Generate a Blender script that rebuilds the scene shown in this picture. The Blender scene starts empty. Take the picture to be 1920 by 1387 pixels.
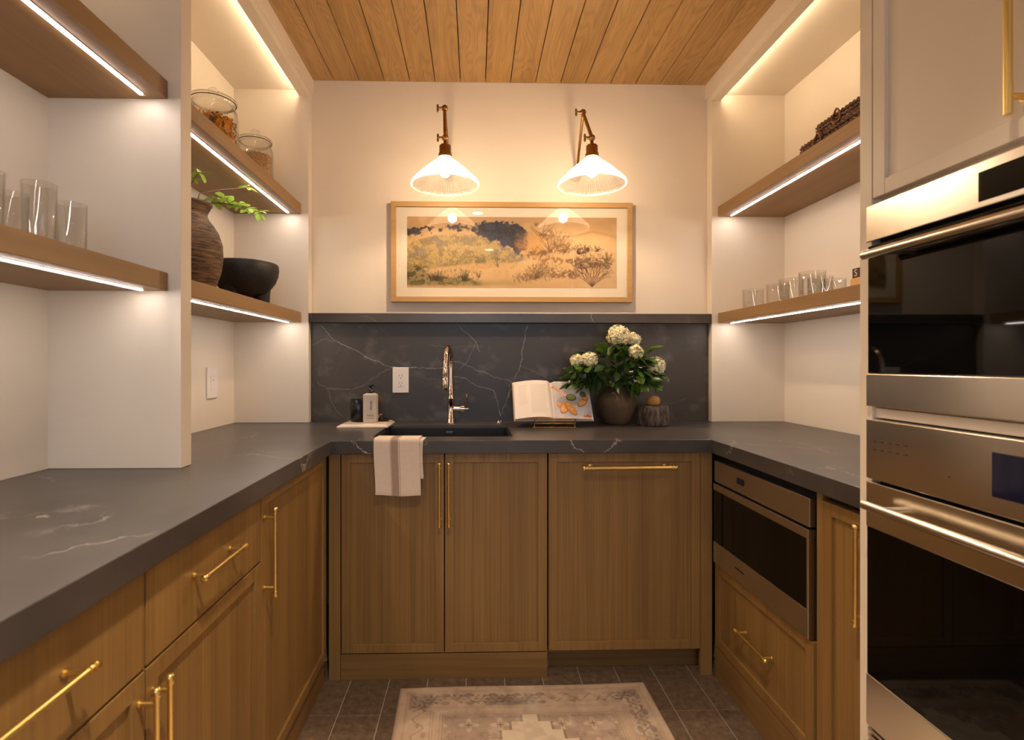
import bpy, math, random
import numpy as np
from mathutils import Vector, Matrix, Euler
random.seed(7); np.random.seed(7)
C = bpy.context.scene.collection
scene = bpy.context.scene
PI = math.pi

# ------------------------------------------------------------------ main dimensions (metres)
EYE = 1.209            # camera height
ZC, ZCB = 0.917, 0.867 # worktop top and underside
D = 2.67               # far wall
XL, XR = -0.816, 1.185 # room faces of the shelving alcoves
XNL, XNR = -1.187, 1.563
YE = 2.615             # far end panels of the alcoves
ZTOP = 2.628           # ceiling
ZH = 2.523             # underside of alcove header
ZN = 2.553             # alcove ceiling
YN = -0.40             # near end of the left run
YB = -2.6              # wall behind the camera
XT, YT = 0.89, 1.200   # oven tower face and far side

# ------------------------------------------------------------------ camera
cam = bpy.data.cameras.new('camera'); camo = bpy.data.objects.new('camera', cam); C.objects.link(camo)
camo.location = (0, 0, EYE); camo.rotation_euler = (PI/2, 0, -math.atan(23/990))
cam.sensor_width = 36; cam.lens = 990/1920*36
cam.shift_x = 47/1920; cam.shift_y = -12.5/1920
cam.clip_start = 0.02
cam.dof.use_dof = True; cam.dof.focus_distance = 2.5; cam.dof.aperture_fstop = 4.5
scene.camera = camo
scene.view_settings.view_transform = 'Standard'; scene.view_settings.look = 'None'
scene.view_settings.exposure = 0.25; scene.view_settings.gamma = 1.0
scene.view_settings.use_curve_mapping = False

# ------------------------------------------------------------------ world and lights
LED = 46.0; LEDC = (1.0, 0.87, 0.78)
HLED = 42.0; HLEDC = (1.0, 0.78, 0.51)
BULBW = 14; BULBC = (1.0, 0.74, 0.48)
DOWNW = 18.0; DOWNC = (1.0, 0.78, 0.55)
DOWNS = [(0.03, 0.30), (0.18, -1.30)]
w = bpy.data.worlds.new('world'); scene.world = w; w.use_nodes = True
w.node_tree.nodes['Background'].inputs[0].default_value = (0.55, 0.7, 1.0, 1)
w.node_tree.nodes['Background'].inputs[1].default_value = 0.25
def area(name, loc, rot, sx, sy, power, col, shape='RECTANGLE', spread=PI):
    l = bpy.data.lights.new(name, 'AREA'); l.shape = shape; l.size = sx; l.size_y = sy
    l.energy = power; l.color = col; l.spread = spread
    o = bpy.data.objects.new(name, l); o.location = loc; o.rotation_euler = rot; C.objects.link(o); return o
area('window_daylight', (0.15, YB+0.12, 1.55), (PI/2, 0, 0), 1.3, 1.2, 18, (0.58, 0.78, 1.0))
for i, (x, y) in enumerate(DOWNS):
    area('downlight_lamp', (x, y, ZTOP-0.012), (0, 0, 0), 0.09, 0.09, DOWNW, DOWNC, 'DISK', math.radians(96))

# ------------------------------------------------------------------ helpers
def lin(c):
    c = c/255.0
    return c/12.92 if c <= 0.04045 else ((c+0.055)/1.055)**2.4
def rgb(r, g, b): return (lin(r), lin(g), lin(b), 1.0)

class MB:
    def __init__(s): s.v = []; s.f = []; s.sm = []
    def add(s, vs, fs, smooth=False):
        n = len(s.v); s.v += [tuple(p) for p in vs]
        s.f += [tuple(i+n for i in f) for f in fs]; s.sm += [smooth]*len(fs); return s
    def box(s, x0, x1, y0, y1, z0, z1):
        v = [(x, y, z) for z in (z0, z1) for y in (y0, y1) for x in (x0, x1)]
        return s.add(v, [(0,2,3,1),(4,5,7,6),(0,1,5,4),(2,6,7,3),(0,4,6,2),(1,3,7,5)])
    def fbox(s, fr, u0, u1, z0, z1, n0, n1):
        O, R, N = fr
        m = MB().box(u0, u1, n0, n1, z0, z1)
        vs = [Vector(O)+Vector(R)*a+Vector(N)*b+Vector((0,0,c)) for a, b, c in m.v]
        flip = Vector(R).cross(Vector(N)).z < 0
        return s.add(vs, [f[::-1] for f in m.f] if flip else m.f)
    def rbox(s, c, size, M):
        m = MB().box(-size[0]/2, size[0]/2, -size[1]/2, size[1]/2, -size[2]/2, size[2]/2)
        return s.add([Vector(c)+M@Vector(p) for p in m.v], m.f)
    def tube(s, pts, r, seg=10, closed=False, caps=True, smooth=True):
        pts = [Vector(p) for p in pts]; n = len(pts)
        rs = r if isinstance(r, (list, tuple)) else [r]*n
        vs = []; up = None
        for i in range(n):
            if closed: t = pts[(i+1) % n]-pts[i-1]
            else: t = pts[min(i+1, n-1)]-pts[max(i-1, 0)]
            if t.length < 1e-9: t = Vector((0,0,1))
            t.normalize()
            if up is None:
                up = Vector((0,0,1)) if abs(t.z) < 0.9 else Vector((1,0,0))
            a = (up-t*up.dot(t)); a = a.normalized() if a.length > 1e-6 else t.orthogonal().normalized()
            b = t.cross(a); up = a
            for k in range(seg):
                an = 2*PI*k/seg; vs.append(pts[i]+(a*math.cos(an)+b*math.sin(an))*rs[i])
        fs = []
        for i in range(n if closed else n-1):
            j = (i+1) % n
            for k in range(seg):
                l = (k+1) % seg; fs.append((i*seg+k, i*seg+l, j*seg+l, j*seg+k))
        s.add(vs, fs, smooth)
        if caps and not closed:
            s.add(vs[:seg], [tuple(range(seg))[::-1]]); s.add(vs[-seg:], [tuple(range(seg))])
        return s
    def lathe(s, prof, seg=32, c=(0,0,0), fn=None, smooth=True, caps=True):
        vs = []
        for i, (r, z) in enumerate(prof):
            for k in range(seg):
                a = 2*PI*k/seg; rr = r*(fn(a, z, i) if fn else 1)
                vs.append((c[0]+rr*math.cos(a), c[1]+rr*math.sin(a), c[2]+z))
        fs = [(i*seg+k, i*seg+(k+1) % seg, (i+1)*seg+(k+1) % seg, (i+1)*seg+k) for i in range(len(prof)-1) for k in range(seg)]
        s.add(vs, fs, smooth)
        if caps:
            if prof[0][0] > 1e-5: s.add(vs[:seg], [tuple(range(seg))[::-1]], smooth)
            if prof[-1][0] > 1e-5: s.add(vs[-seg:], [tuple(range(seg))], smooth)
        return s
    def ball(s, c, r, seg=12, sq=(1,1,1)):
        n = max(4, seg//2); prof = [(max(1e-6, math.sin(PI*i/n)), -math.cos(PI*i/n)) for i in range(n+1)]
        m = MB().lathe(prof, seg, caps=False)
        return s.add([(c[0]+p[0]*r*sq[0], c[1]+p[1]*r*sq[1], c[2]+p[2]*r*sq[2]) for p in m.v], m.f, True)
    def mesh(s, name, off=(0,0,0)):
        me = bpy.data.meshes.new(name)
        me.from_pydata([(p[0]-off[0], p[1]-off[1], p[2]-off[2]) for p in s.v], [], s.f)
        me.polygons.foreach_set('use_smooth', s.sm); me.update(); return me
    def build(s, name, mat, parent=None, bevel=0, local=False, seg=2, pos=None):
        """vertices are given in world space unless local=True; the mesh is stored relative to its parent"""
        off = (0,0,0)
        if parent is not None and not local: off = parent['_o']
        if pos is not None: off = pos
        o = bpy.data.objects.new(name, s.mesh(name, off)); C.objects.link(o)
        o.data.materials.append(mat)
        if parent is not None:
            o.parent = parent; o['_o'] = parent['_o']
            if pos is not None: o.location = Vector(pos)-Vector(parent['_o'])
        else:
            if pos is not None: o.location = pos
            o['_o'] = tuple(off)
        if bevel:
            b = o.modifiers.new('bevel', 'BEVEL'); b.width = bevel; b.segments = seg; b.limit_method = 'ANGLE'; b.angle_limit = 0.6
        return o

def tag(o, label=None, cat=None, group=None, kind=None):
    if label: o['label'] = label
    if cat: o['category'] = cat
    if group: o['group'] = group
    if kind: o['kind'] = kind
    return o
def thing(name, loc, label, cat, group=None, rot=0):
    o = bpy.data.objects.new(name, None); C.objects.link(o); o.location = loc; o.rotation_euler = (0,0,rot)
    o.empty_display_size = 0.05; o['_o'] = tuple(loc)
    return tag(o, label, cat, group)
def copy_tree(o, parent=None):
    c = o.copy(); C.objects.link(c)
    if parent is not None: c.parent = parent
    for ch in list(o.children): copy_tree(ch, c)
    return c
def struct(o): o['kind'] = 'structure'; return o

# ------------------------------------------------------------------ materials
def newmat(name):
    m = bpy.data.materials.new(name); m.use_nodes = True
    return m, m.node_tree.nodes, m.node_tree.links, m.node_tree.nodes['Principled BSDF']
def simple(name, col, rough=0.5, metal=0, spec=None, noise=0, nscale=8, bump=0, bscale=200, coat=0):
    m, N, L, P = newmat(name)
    P.inputs['Base Color'].default_value = col; P.inputs['Roughness'].default_value = rough; P.inputs['Metallic'].default_value = metal
    if spec is not None: P.inputs['Specular IOR Level'].default_value = spec
    if coat: P.inputs['Coat Weight'].default_value = coat
    tc = N.new('ShaderNodeTexCoord')
    if noise:
        n = N.new('ShaderNodeTexNoise'); n.inputs['Scale'].default_value = nscale; n.inputs['Detail'].default_value = 5
        L.new(tc.outputs['Object'], n.inputs['Vector'])
        r = N.new('ShaderNodeValToRGB')
        r.color_ramp.elements[0].position = 0.3; r.color_ramp.elements[1].position = 0.7
        r.color_ramp.elements[0].color = tuple(c*(1-noise) for c in col[:3])+(1,)
        r.color_ramp.elements[1].color = tuple(min(1, c*(1+noise)) for c in col[:3])+(1,)
        L.new(n.outputs['Fac'], r.inputs[0]); L.new(r.outputs[0], P.inputs['Base Color'])
    if bump:
        n = N.new('ShaderNodeTexNoise'); n.inputs['Scale'].default_value = bscale; n.inputs['Detail'].default_value = 4
        L.new(tc.outputs['Object'], n.inputs['Vector'])
        b = N.new('ShaderNodeBump'); b.inputs['Strength'].default_value = bump; b.inputs['Distance'].default_value = 0.002
        L.new(n.outputs['Fac'], b.inputs['Height']); L.new(b.outputs[0], P.inputs['Normal'])
    return m
def math_node(N, L, op, a, b=None, c=None):
    n = N.new('ShaderNodeMath'); n.operation = op
    for i, x in enumerate((a, b, c)):
        if x is None: continue
        if isinstance(x, (int, float)): n.inputs[i].default_value = x
        else: L.new(x, n.inputs[i])
    return n.outputs[0]
def wood(name, dark, light, axis='z', cross=70, along=1.5, rough=0.5, vary=0.0, figure=0.0, bump=0.15):
    m, N, L, P = newmat(name)
    tc = N.new('ShaderNodeTexCoord'); oi = N.new('ShaderNodeObjectInfo')
    add = N.new('ShaderNodeVectorMath'); add.operation = 'ADD'
    comb = N.new('ShaderNodeCombineXYZ'); k = math_node(N, L, 'MULTIPLY', oi.outputs['Random'], 37.0)
    for i in range(3): L.new(k, comb.inputs[i])
    L.new(tc.outputs['Object'], add.inputs[0]); L.new(comb.outputs[0], add.inputs[1])
    def mapped(c, a):
        mp = N.new('ShaderNodeMapping'); sc = [c, c, c]; sc['xyz'.index(axis)] = a
        mp.inputs['Scale'].default_value = sc; L.new(add.outputs[0], mp.inputs['Vector']); return mp.outputs[0]
    n1 = N.new('ShaderNodeTexNoise'); n1.inputs['Scale'].default_value = 1; n1.inputs['Detail'].default_value = 6; n1.inputs['Roughness'].default_value = 0.65
    L.new(mapped(cross, along), n1.inputs['Vector'])
    n2 = N.new('ShaderNodeTexNoise'); n2.inputs['Scale'].default_value = 1; n2.inputs['Detail'].default_value = 2
    L.new(mapped(cross*0.12, along*0.4), n2.inputs['Vector'])
    f = math_node(N, L, 'MULTIPLY_ADD', n1.outputs['Fac'], 0.62, math_node(N, L, 'MULTIPLY', n2.outputs['Fac'], 0.38))
    if figure:
        n3 = N.new('ShaderNodeTexNoise'); n3.inputs['Scale'].default_value = 1; n3.inputs['Detail'].default_value = 1.5; n3.inputs['Distortion'].default_value = 0.4
        L.new(mapped(9, 1.1), n3.inputs['Vector'])
        ring = math_node(N, L, 'SINE', math_node(N, L, 'MULTIPLY', n3.outputs['Fac'], 75.0))
        ring = math_node(N, L, 'POWER', math_node(N, L, 'ABSOLUTE', ring), 3.0)
        f = math_node(N, L, 'SUBTRACT', f, math_node(N, L, 'MULTIPLY', ring, figure))
    r = N.new('ShaderNodeValToRGB'); r.color_ramp.elements[0].position = 0.28; r.color_ramp.elements[1].position = 0.72
    r.color_ramp.elements[0].color = dark; r.color_ramp.elements[1].color = light
    L.new(f, r.inputs[0]); out = r.outputs[0]
    if vary:
        hs = N.new('ShaderNodeHueSaturation'); L.new(out, hs.inputs['Color'])
        L.new(math_node(N, L, 'MULTIPLY_ADD', oi.outputs['Random'], vary, 1-vary*0.5), hs.inputs['Value'])
        L.new(math_node(N, L, 'MULTIPLY_ADD', oi.outputs['Random'], -0.35*vary, 1.0+0.1*vary), hs.inputs['Saturation']); out = hs.outputs[0]
    L.new(out, P.inputs['Base Color']); P.inputs['Roughness'].default_value = rough
    b = N.new('ShaderNodeBump'); b.inputs['Strength'].default_value = bump; b.inputs['Distance'].default_value = 0.001
    L.new(n1.outputs['Fac'], b.inputs['Height']); L.new(b.outputs[0], P.inputs['Normal'])
    return m
def stone(name, attr=False, veins=1.0, rough=0.33, ca=rgb(56, 51, 49), cb=rgb(82, 76, 73)):
    m, N, L, P = newmat(name)
    tc = N.new('ShaderNodeTexCoord')
    n = N.new('ShaderNodeTexNoise'); n.inputs['Scale'].default_value = 3; n.inputs['Detail'].default_value = 8; n.inputs['Roughness'].default_value = 0.6
    L.new(tc.outputs['Object'], n.inputs['Vector'])
    r = N.new('ShaderNodeValToRGB'); r.color_ramp.elements[0].position = 0.3; r.color_ramp.elements[1].position = 0.75
    r.color_ramp.elements[0].color = ca; r.color_ramp.elements[1].color = cb
    L.new(n.outputs['Fac'], r.inputs[0])
    if attr:
        a = N.new('ShaderNodeAttribute'); a.attribute_name = 'Col'; v = a.outputs['Fac']
    else:
        nd = N.new('ShaderNodeTexNoise'); nd.inputs['Scale'].default_value = 2.2; nd.inputs['Detail'].default_value = 6; nd.inputs['Roughness'].default_value = 0.62
        L.new(tc.outputs['Object'], nd.inputs['Vector'])
        mx = N.new('ShaderNodeVectorMath'); mx.operation = 'MULTIPLY_ADD'; mx.inputs[1].default_value = (0.32, 0.32, 0.32)
        L.new(nd.outputs['Color'], mx.inputs[0]); L.new(tc.outputs['Object'], mx.inputs[2])
        vo = N.new('ShaderNodeTexVoronoi'); vo.feature = 'DISTANCE_TO_EDGE'; vo.inputs['Scale'].default_value = 1.9
        L.new(mx.outputs[0], vo.inputs['Vector'])
        rr = N.new('ShaderNodeMapRange'); rr.inputs['From Min'].default_value = 0.0; rr.inputs['From Max'].default_value = 0.0055
        rr.inputs['To Min'].default_value = 1; rr.inputs['To Max'].default_value = 0; L.new(vo.outputs['Distance'], rr.inputs['Value'])
        nm = N.new('ShaderNodeTexNoise'); nm.inputs['Scale'].default_value = 3.7; nm.inputs['Detail'].default_value = 3; L.new(tc.outputs['Object'], nm.inputs['Vector'])
        rm = N.new('ShaderNodeMapRange'); rm.inputs['From Min'].default_value = 0.47; rm.inputs['From Max'].default_value = 0.68; L.new(nm.outputs['Fac'], rm.inputs['Value'])
        v = math_node(N, L, 'MULTIPLY', rr.outputs[0], math_node(N, L, 'MULTIPLY', rm.outputs[0], 0.85*veins))
    mix = N.new('ShaderNodeMix'); mix.data_type = 'RGBA'; L.new(v, mix.inputs['Factor']); L.new(r.outputs[0], mix.inputs['A'])
    mix.inputs['B'].default_value = rgb(190, 182, 172)
    L.new(mix.outputs['Result'], P.inputs['Base Color']); P.inputs['Roughness'].default_value = rough
    P.inputs['Specular IOR Level'].default_value = 0.6
    return m
def glassy(name, tint=(1,1,1,1), rough=0.0, ior=1.45, extra=0.0, dark=False):
    """thin clear glass: fresnel mix of a see-through and a mirror-like lobe"""
    m, N, L, P = newmat(name); N.remove(P); out = N['Material Output']
    t = N.new('ShaderNodeBsdfTransparent'); lt = N.new('ShaderNodeLayerWeight'); lt.inputs['Blend'].default_value = 0.5
    mt = N.new('ShaderNodeMix'); mt.data_type = 'RGBA'; L.new(math_node(N, L, 'POWER', lt.outputs['Facing'], 4.0), mt.inputs['Factor']); mt.inputs['A'].default_value = tint; mt.inputs['B'].default_value = (0.86, 0.84, 0.80, 1) if dark else tint
    L.new(mt.outputs['Result'], t.inputs[0])
    g = N.new('ShaderNodeBsdfGlossy'); g.inputs['Roughness'].default_value = rough
    lw = N.new('ShaderNodeLayerWeight'); lw.inputs['Blend'].default_value = 0.5
    fac = math_node(N, L, 'MULTIPLY_ADD', math_node(N, L, 'POWER', lw.outputs['Facing'], 4.5), 0.85, 0.04+extra)
    mx = N.new('ShaderNodeMixShader'); L.new(fac, mx.inputs[0]); L.new(t.outputs[0], mx.inputs[1]); L.new(g.outputs[0], mx.inputs[2])
    L.new(mx.outputs[0], out.inputs['Surface']); return m
def emit(name, col, strength):
    m, N, L, P = newmat(name); P.inputs['Base Color'].default_value = (0.8,0.8,0.8,1)
    P.inputs['Emission Color'].default_value = tuple(col)+(1,) if len(col) == 3 else col
    P.inputs['Emission Strength'].default_value = strength; return m
def vcol(name, rough=0.6, spec=0.3, bump=0, bscale=500):
    m, N, L, P = newmat(name)
    a = N.new('ShaderNodeAttribute'); a.attribute_name = 'Col'; L.new(a.outputs['Color'], P.inputs['Base Color'])
    P.inputs['Roughness'].default_value = rough; P.inputs['Specular IOR Level'].default_value = spec
    if bump:
        tc = N.new('ShaderNodeTexCoord'); n = N.new('ShaderNodeTexNoise'); n.inputs['Scale'].default_value = bscale
        L.new(tc.outputs['Object'], n.inputs['Vector']); b = N.new('ShaderNodeBump'); b.inputs['Strength'].default_value = bump
        b.inputs['Distance'].default_value = 0.003; L.new(n.outputs['Fac'], b.inputs['Height']); L.new(b.outputs[0], P.inputs['Normal'])
    return m
def steel(name, axis='y', base=(0.76, 0.71, 0.63, 1), rough=0.22):
    m, N, L, P = newmat(name); P.inputs['Base Color'].default_value = base; P.inputs['Metallic'].default_value = 1
    P.inputs['Roughness'].default_value = rough
    tc = N.new('ShaderNodeTexCoord'); mp = N.new('ShaderNodeMapping'); sc = [900, 900, 900]; sc['xyz'.index(axis)] = 8
    mp.inputs['Scale'].default_value = sc; L.new(tc.outputs['Object'], mp.inputs['Vector'])
    n = N.new('ShaderNodeTexNoise'); n.inputs['Scale'].default_value = 1; n.inputs['Detail'].default_value = 3; L.new(mp.outputs[0], n.inputs['Vector'])
    w_ = N.new('ShaderNodeTexNoise'); w_.inputs['Scale'].default_value = 2.2; w_.inputs['Detail'].default_value = 1; L.new(tc.outputs['Object'], w_.inputs['Vector'])
    b2 = N.new('ShaderNodeBump'); b2.inputs['Strength'].default_value = 0.6; b2.inputs['Distance'].default_value = 0.02; L.new(w_.outputs['Fac'], b2.inputs['Height'])
    b = N.new('ShaderNodeBump'); b.inputs['Strength'].default_value = 0.06; b.inputs['Distance'].default_value = 0.0004
    L.new(n.outputs['Fac'], b.inputs['Height']); L.new(b2.outputs[0], b.inputs['Normal']); L.new(b.outputs[0], P.inputs['Normal']); return m

M = {}
M['paint'] = simple('cream_paint', rgb(226, 214, 198), 0.45, noise=0.02, nscale=3)
M['wall'] = simple('wall_paint', rgb(226, 212, 194), 0.6, noise=0.02, nscale=3, bump=0.05, bscale=300)
M['plank'] = wood('ceiling_oak', rgb(144, 108, 63), rgb(188, 149, 94), 'y', cross=45, along=2.2, rough=0.5, vary=0.26, figure=0.13)
M['shelf'] = wood('shelf_oak', rgb(138, 106, 68), rgb(158, 124, 82), 'y', cross=60, along=1.2, rough=0.5)
M['cab_z'] = wood('cabinet_oak_upright', rgb(111, 82, 43), rgb(155, 119, 67), 'z', cross=120, along=1.6, rough=0.45)
M['cab_panel'] = wood('cabinet_oak_panel', rgb(103, 76, 40), rgb(155, 119, 67), 'z', cross=150, along=1.2, rough=0.45)
M['cab_x'] = wood('cabinet_oak_across', rgb(108, 80, 42), rgb(148, 113, 65), 'x', cross=40, along=1.6, rough=0.45)
M['cab_y'] = wood('cabinet_oak_lengthwise', rgb(108, 80, 42), rgb(148, 113, 65), 'y', cross=60, along=1.6, rough=0.45)
M['carcass'] = simple('carcass_dark', rgb(30, 22, 14), 0.8)
M['stone'] = stone('soapstone'); M['stone_b'] = stone('soapstone_splash', attr=True, rough=0.42, ca=rgb(46, 41, 37), cb=rgb(67, 60, 55))
M['brass'] = simple('satin_brass', rgb(236, 204, 128), 0.32, 1)
M['antique'] = simple('antique_brass', rgb(158, 118, 66), 0.35, 1, noise=0.2, nscale=60)
M['chrome'] = simple('polished_nickel', rgb(226, 208, 190), 0.06, 1)
M['steel'] = steel('brushed_steel'); M['steel2'] = steel('dark_brushed_steel', base=(0.60, 0.55, 0.48, 1), rough=0.28)
M['bglass'] = simple('black_oven_glass', rgb(4, 4, 4), 0.03, spec=0.3)
M['black'] = simple('black_plastic', rgb(12, 11, 11), 0.35)
M['gap'] = simple('shadow_gap', rgb(10, 8, 7), 0.9)
M['display'] = simple('blue_black_display', rgb(14, 20, 44), 0.08)
M['sink'] = simple('black_composite', rgb(28, 24, 23), 0.45, bump=0.1, bscale=900)
M['led'] = emit('led_strip', LEDC, LED); M['hled'] = emit('led_header', HLEDC, HLED)
M['bulb'] = emit('bulb_glow', BULBC, BULBW/(4*PI*PI*0.024**2)); M['can'] = emit('downlight_glow', DOWNC, 14)
M['white'] = simple('white_plastic', rgb(232, 224, 220), 0.35)
M['hole'] = simple('outlet_slot', rgb(60, 48, 44), 0.6)
M['grout'] = simple('pale_grout', rgb(176, 166, 152), 0.9, noise=0.1, nscale=60)
M['glass'] = glassy('tumbler_glass', (0.97, 0.97, 0.96, 1), 0.02, 1.5, 0.03, True)
M['pane'] = glassy('picture_glass', (0.98, 0.98, 0.98, 1), 0.0, 1.5, 0.03)
M['frame'] = wood('frame_oak', rgb(160, 122, 72), rgb(186, 146, 92), 'x', cross=60, along=2, rough=0.5)
M['mat'] = simple('mat_board', rgb(236, 222, 200), 0.8)
M['marble'] = simple('white_marble', rgb(226, 208, 190), 0.25, noise=0.1, nscale=14)
M['jarblack'] = simple('black_candle_glass', rgb(14, 12, 12), 0.25)
M['bottle'] = simple('grey_beige_bottle', rgb(196, 182, 166), 0.4)
M['ink'] = simple('grey_ink', rgb(70, 58, 48), 0.9, spec=0.05)
M['towel'] = vcol('linen_towel', 0.9, 0.1, 0.25, 700)
M['paper'] = vcol('book_page', 0.55, 0.3); M['pageedge'] = simple('page_edges', rgb(214, 196, 176), 0.8, noise=0.15, nscale=300)
M['cover'] = simple('book_cover', rgb(206, 190, 172), 0.5)
M['petal'] = simple('hydrangea_petal', rgb(246, 236, 196), 0.6, noise=0.08, nscale=60)
M['core'] = simple('inner_petals', rgb(206, 196, 140), 0.7, noise=0.1, nscale=60)
M['leafd'] = simple('dark_green_leaf', rgb(46, 72, 30), 0.3, noise=0.35, nscale=25)
M['leafm'] = simple('mid_green_leaf', rgb(84, 116, 40), 0.42, noise=0.3, nscale=25)
M['leafl'] = simple('fresh_green_leaf', rgb(172, 204, 104), 0.5, noise=0.2, nscale=40)
for k_ in ('leafl', 'leafm', 'leafd'):
    nt = M[k_].node_tree; pb = nt.nodes['Principled BSDF']; tl = nt.nodes.new('ShaderNodeBsdfTranslucent'); mxs = nt.nodes.new('ShaderNodeMixShader')
    tl.inputs[0].default_value = (0.42, 0.62, 0.10, 1) if k_ == 'leafl' else (0.10, 0.20, 0.03, 1); mxs.inputs[0].default_value = 0.45 if k_ == 'leafl' else 0.3
    nt.links.new(pb.outputs[0], mxs.inputs[1]); nt.links.new(tl.outputs[0], mxs.inputs[2]); nt.links.new(mxs.outputs[0], nt.nodes['Material Output'].inputs['Surface'])
M['stem'] = simple('green_brown_stem', rgb(92, 88, 48), 0.6); M['twig'] = simple('brown_twig', rgb(110, 80, 52), 0.7)
M['vase'] = simple('rough_brown_clay', rgb(92, 72, 52), 0.7, noise=0.25, nscale=14, bump=0.5, bscale=60)
M['molc'] = simple('black_stone_bowl', rgb(26, 21, 19), 0.55, noise=0.4, nscale=30, bump=0.7, bscale=90)
M['cork'] = simple('tan_cork', rgb(176, 128, 66), 0.6, noise=0.2, nscale=60)
M['wicker'] = simple('dark_wicker', rgb(96, 62, 38), 0.55, noise=0.5, nscale=90)
M['ring'] = simple('rattan_ring', rgb(142, 96, 58), 0.55, noise=0.2, nscale=90)
M['pine'] = wood('pale_pine_block', rgb(206, 158, 96), rgb(232, 190, 128), 'y', cross=50, along=2)
M['plaque'] = simple('dark_plaque', rgb(62, 44, 40), 0.6); M['letter'] = simple('cream_lettering', rgb(226, 206, 180), 0.6)
M['grain'] = simple('pale_grain', rgb(206, 166, 116), 0.7, noise=0.3, nscale=120)
M['pasta'] = simple('orange_pasta', rgb(232, 150, 34), 0.5, noise=0.35, nscale=30)
M['pastag'] = simple('green_pasta', rgb(84, 74, 30), 0.5, noise=0.4, nscale=30)

def tile_mat():
    m, N, L, P = newmat('limestone_tile'); tc = N.new('ShaderNodeTexCoord'); oi = N.new('ShaderNodeObjectInfo')
    mp = N.new('ShaderNodeVectorMath'); mp.operation = 'ADD'; cb = N.new('ShaderNodeCombineXYZ')
    k = math_node(N, L, 'MULTIPLY', oi.outputs['Random'], 50.0); L.new(k, cb.inputs[0]); L.new(k, cb.inputs[1])
    L.new(tc.outputs['Object'], mp.inputs[0]); L.new(cb.outputs[0], mp.inputs[1])
    n = N.new('ShaderNodeTexNoise'); n.inputs['Scale'].default_value = 38; n.inputs['Detail'].default_value = 8; n.inputs['Roughness'].default_value = 0.7
    L.new(mp.outputs[0], n.inputs['Vector'])
    r = N.new('ShaderNodeValToRGB'); e = r.color_ramp.elements; e[0].position = 0.3; e[0].color = rgb(72, 58, 46); e[1].position = 0.62; e[1].color = rgb(112, 92, 74)
    x = r.color_ramp.elements.new(0.78); x.color = rgb(160, 142, 122)
    L.new(n.outputs['Fac'], r.inputs[0])
    hs = N.new('ShaderNodeHueSaturation'); L.new(r.outputs[0], hs.inputs['Color']); L.new(math_node(N, L, 'MULTIPLY_ADD', oi.outputs['Random'], 0.22, 0.89), hs.inputs['Value'])
    L.new(hs.outputs[0], P.inputs['Base Color']); P.inputs['Roughness'].default_value = 0.6
    b = N.new('ShaderNodeBump'); b.inputs['Strength'].default_value = 0.25; b.inputs['Distance'].default_value = 0.002
    L.new(n.outputs['Fac'], b.inputs['Height']); L.new(b.outputs[0], P.inputs['Normal']); return m
M['tile'] = tile_mat()
def vase_mat():
    m, N, L, P = newmat('combed_terracotta'); tc = N.new('ShaderNodeTexCoord')
    mp = N.new('ShaderNodeMapping'); mp.inputs['Scale'].default_value = (16, 16, 150); L.new(tc.outputs['Object'], mp.inputs['Vector'])
    n = N.new('ShaderNodeTexNoise'); n.inputs['Scale'].default_value = 1; n.inputs['Detail'].default_value = 5; n.inputs['Roughness'].default_value = 0.7; L.new(mp.outputs[0], n.inputs['Vector'])
    r = N.new('ShaderNodeValToRGB'); e = r.color_ramp.elements; e[0].position = 0.38; e[0].color = rgb(46, 34, 25); e[1].position = 0.66; e[1].color = rgb(134, 102, 70)
    L.new(n.outputs['Fac'], r.inputs[0]); L.new(r.outputs[0], P.inputs['Base Color']); P.inputs['Roughness'].default_value = 0.75
    b = N.new('ShaderNodeBump'); b.inputs['Strength'].default_value = 0.7; b.inputs['Distance'].default_value = 0.004
    L.new(n.outputs['Fac'], b.inputs['Height']); L.new(b.outputs[0], P.inputs['Normal']); return m
M['combed'] = vase_mat()
def stump_mat():
    m, N, L, P = newmat('grooved_bark'); tc = N.new('ShaderNodeTexCoord')
    mp = N.new('ShaderNodeMapping'); mp.inputs['Scale'].default_value = (90, 90, 22); L.new(tc.outputs['Object'], mp.inputs['Vector'])
    n = N.new('ShaderNodeTexNoise'); n.inputs['Scale'].default_value = 1; n.inputs['Detail'].default_value = 5; L.new(mp.outputs[0], n.inputs['Vector'])
    r = N.new('ShaderNodeValToRGB'); e = r.color_ramp.elements; e[0].position = 0.4; e[0].color = rgb(44, 36, 29); e[1].position = 0.7; e[1].color = rgb(122, 104, 86)
    L.new(n.outputs['Fac'], r.inputs[0]); L.new(r.outputs[0], P.inputs['Base Color']); P.inputs['Roughness'].default_value = 0.7
    b = N.new('ShaderNodeBump'); b.inputs['Strength'].default_value = 0.8; b.inputs['Distance'].default_value = 0.005
    L.new(n.outputs['Fac'], b.inputs['Height']); L.new(b.outputs[0], P.inputs['Normal']); return m
M['bark'] = stump_mat()
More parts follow.
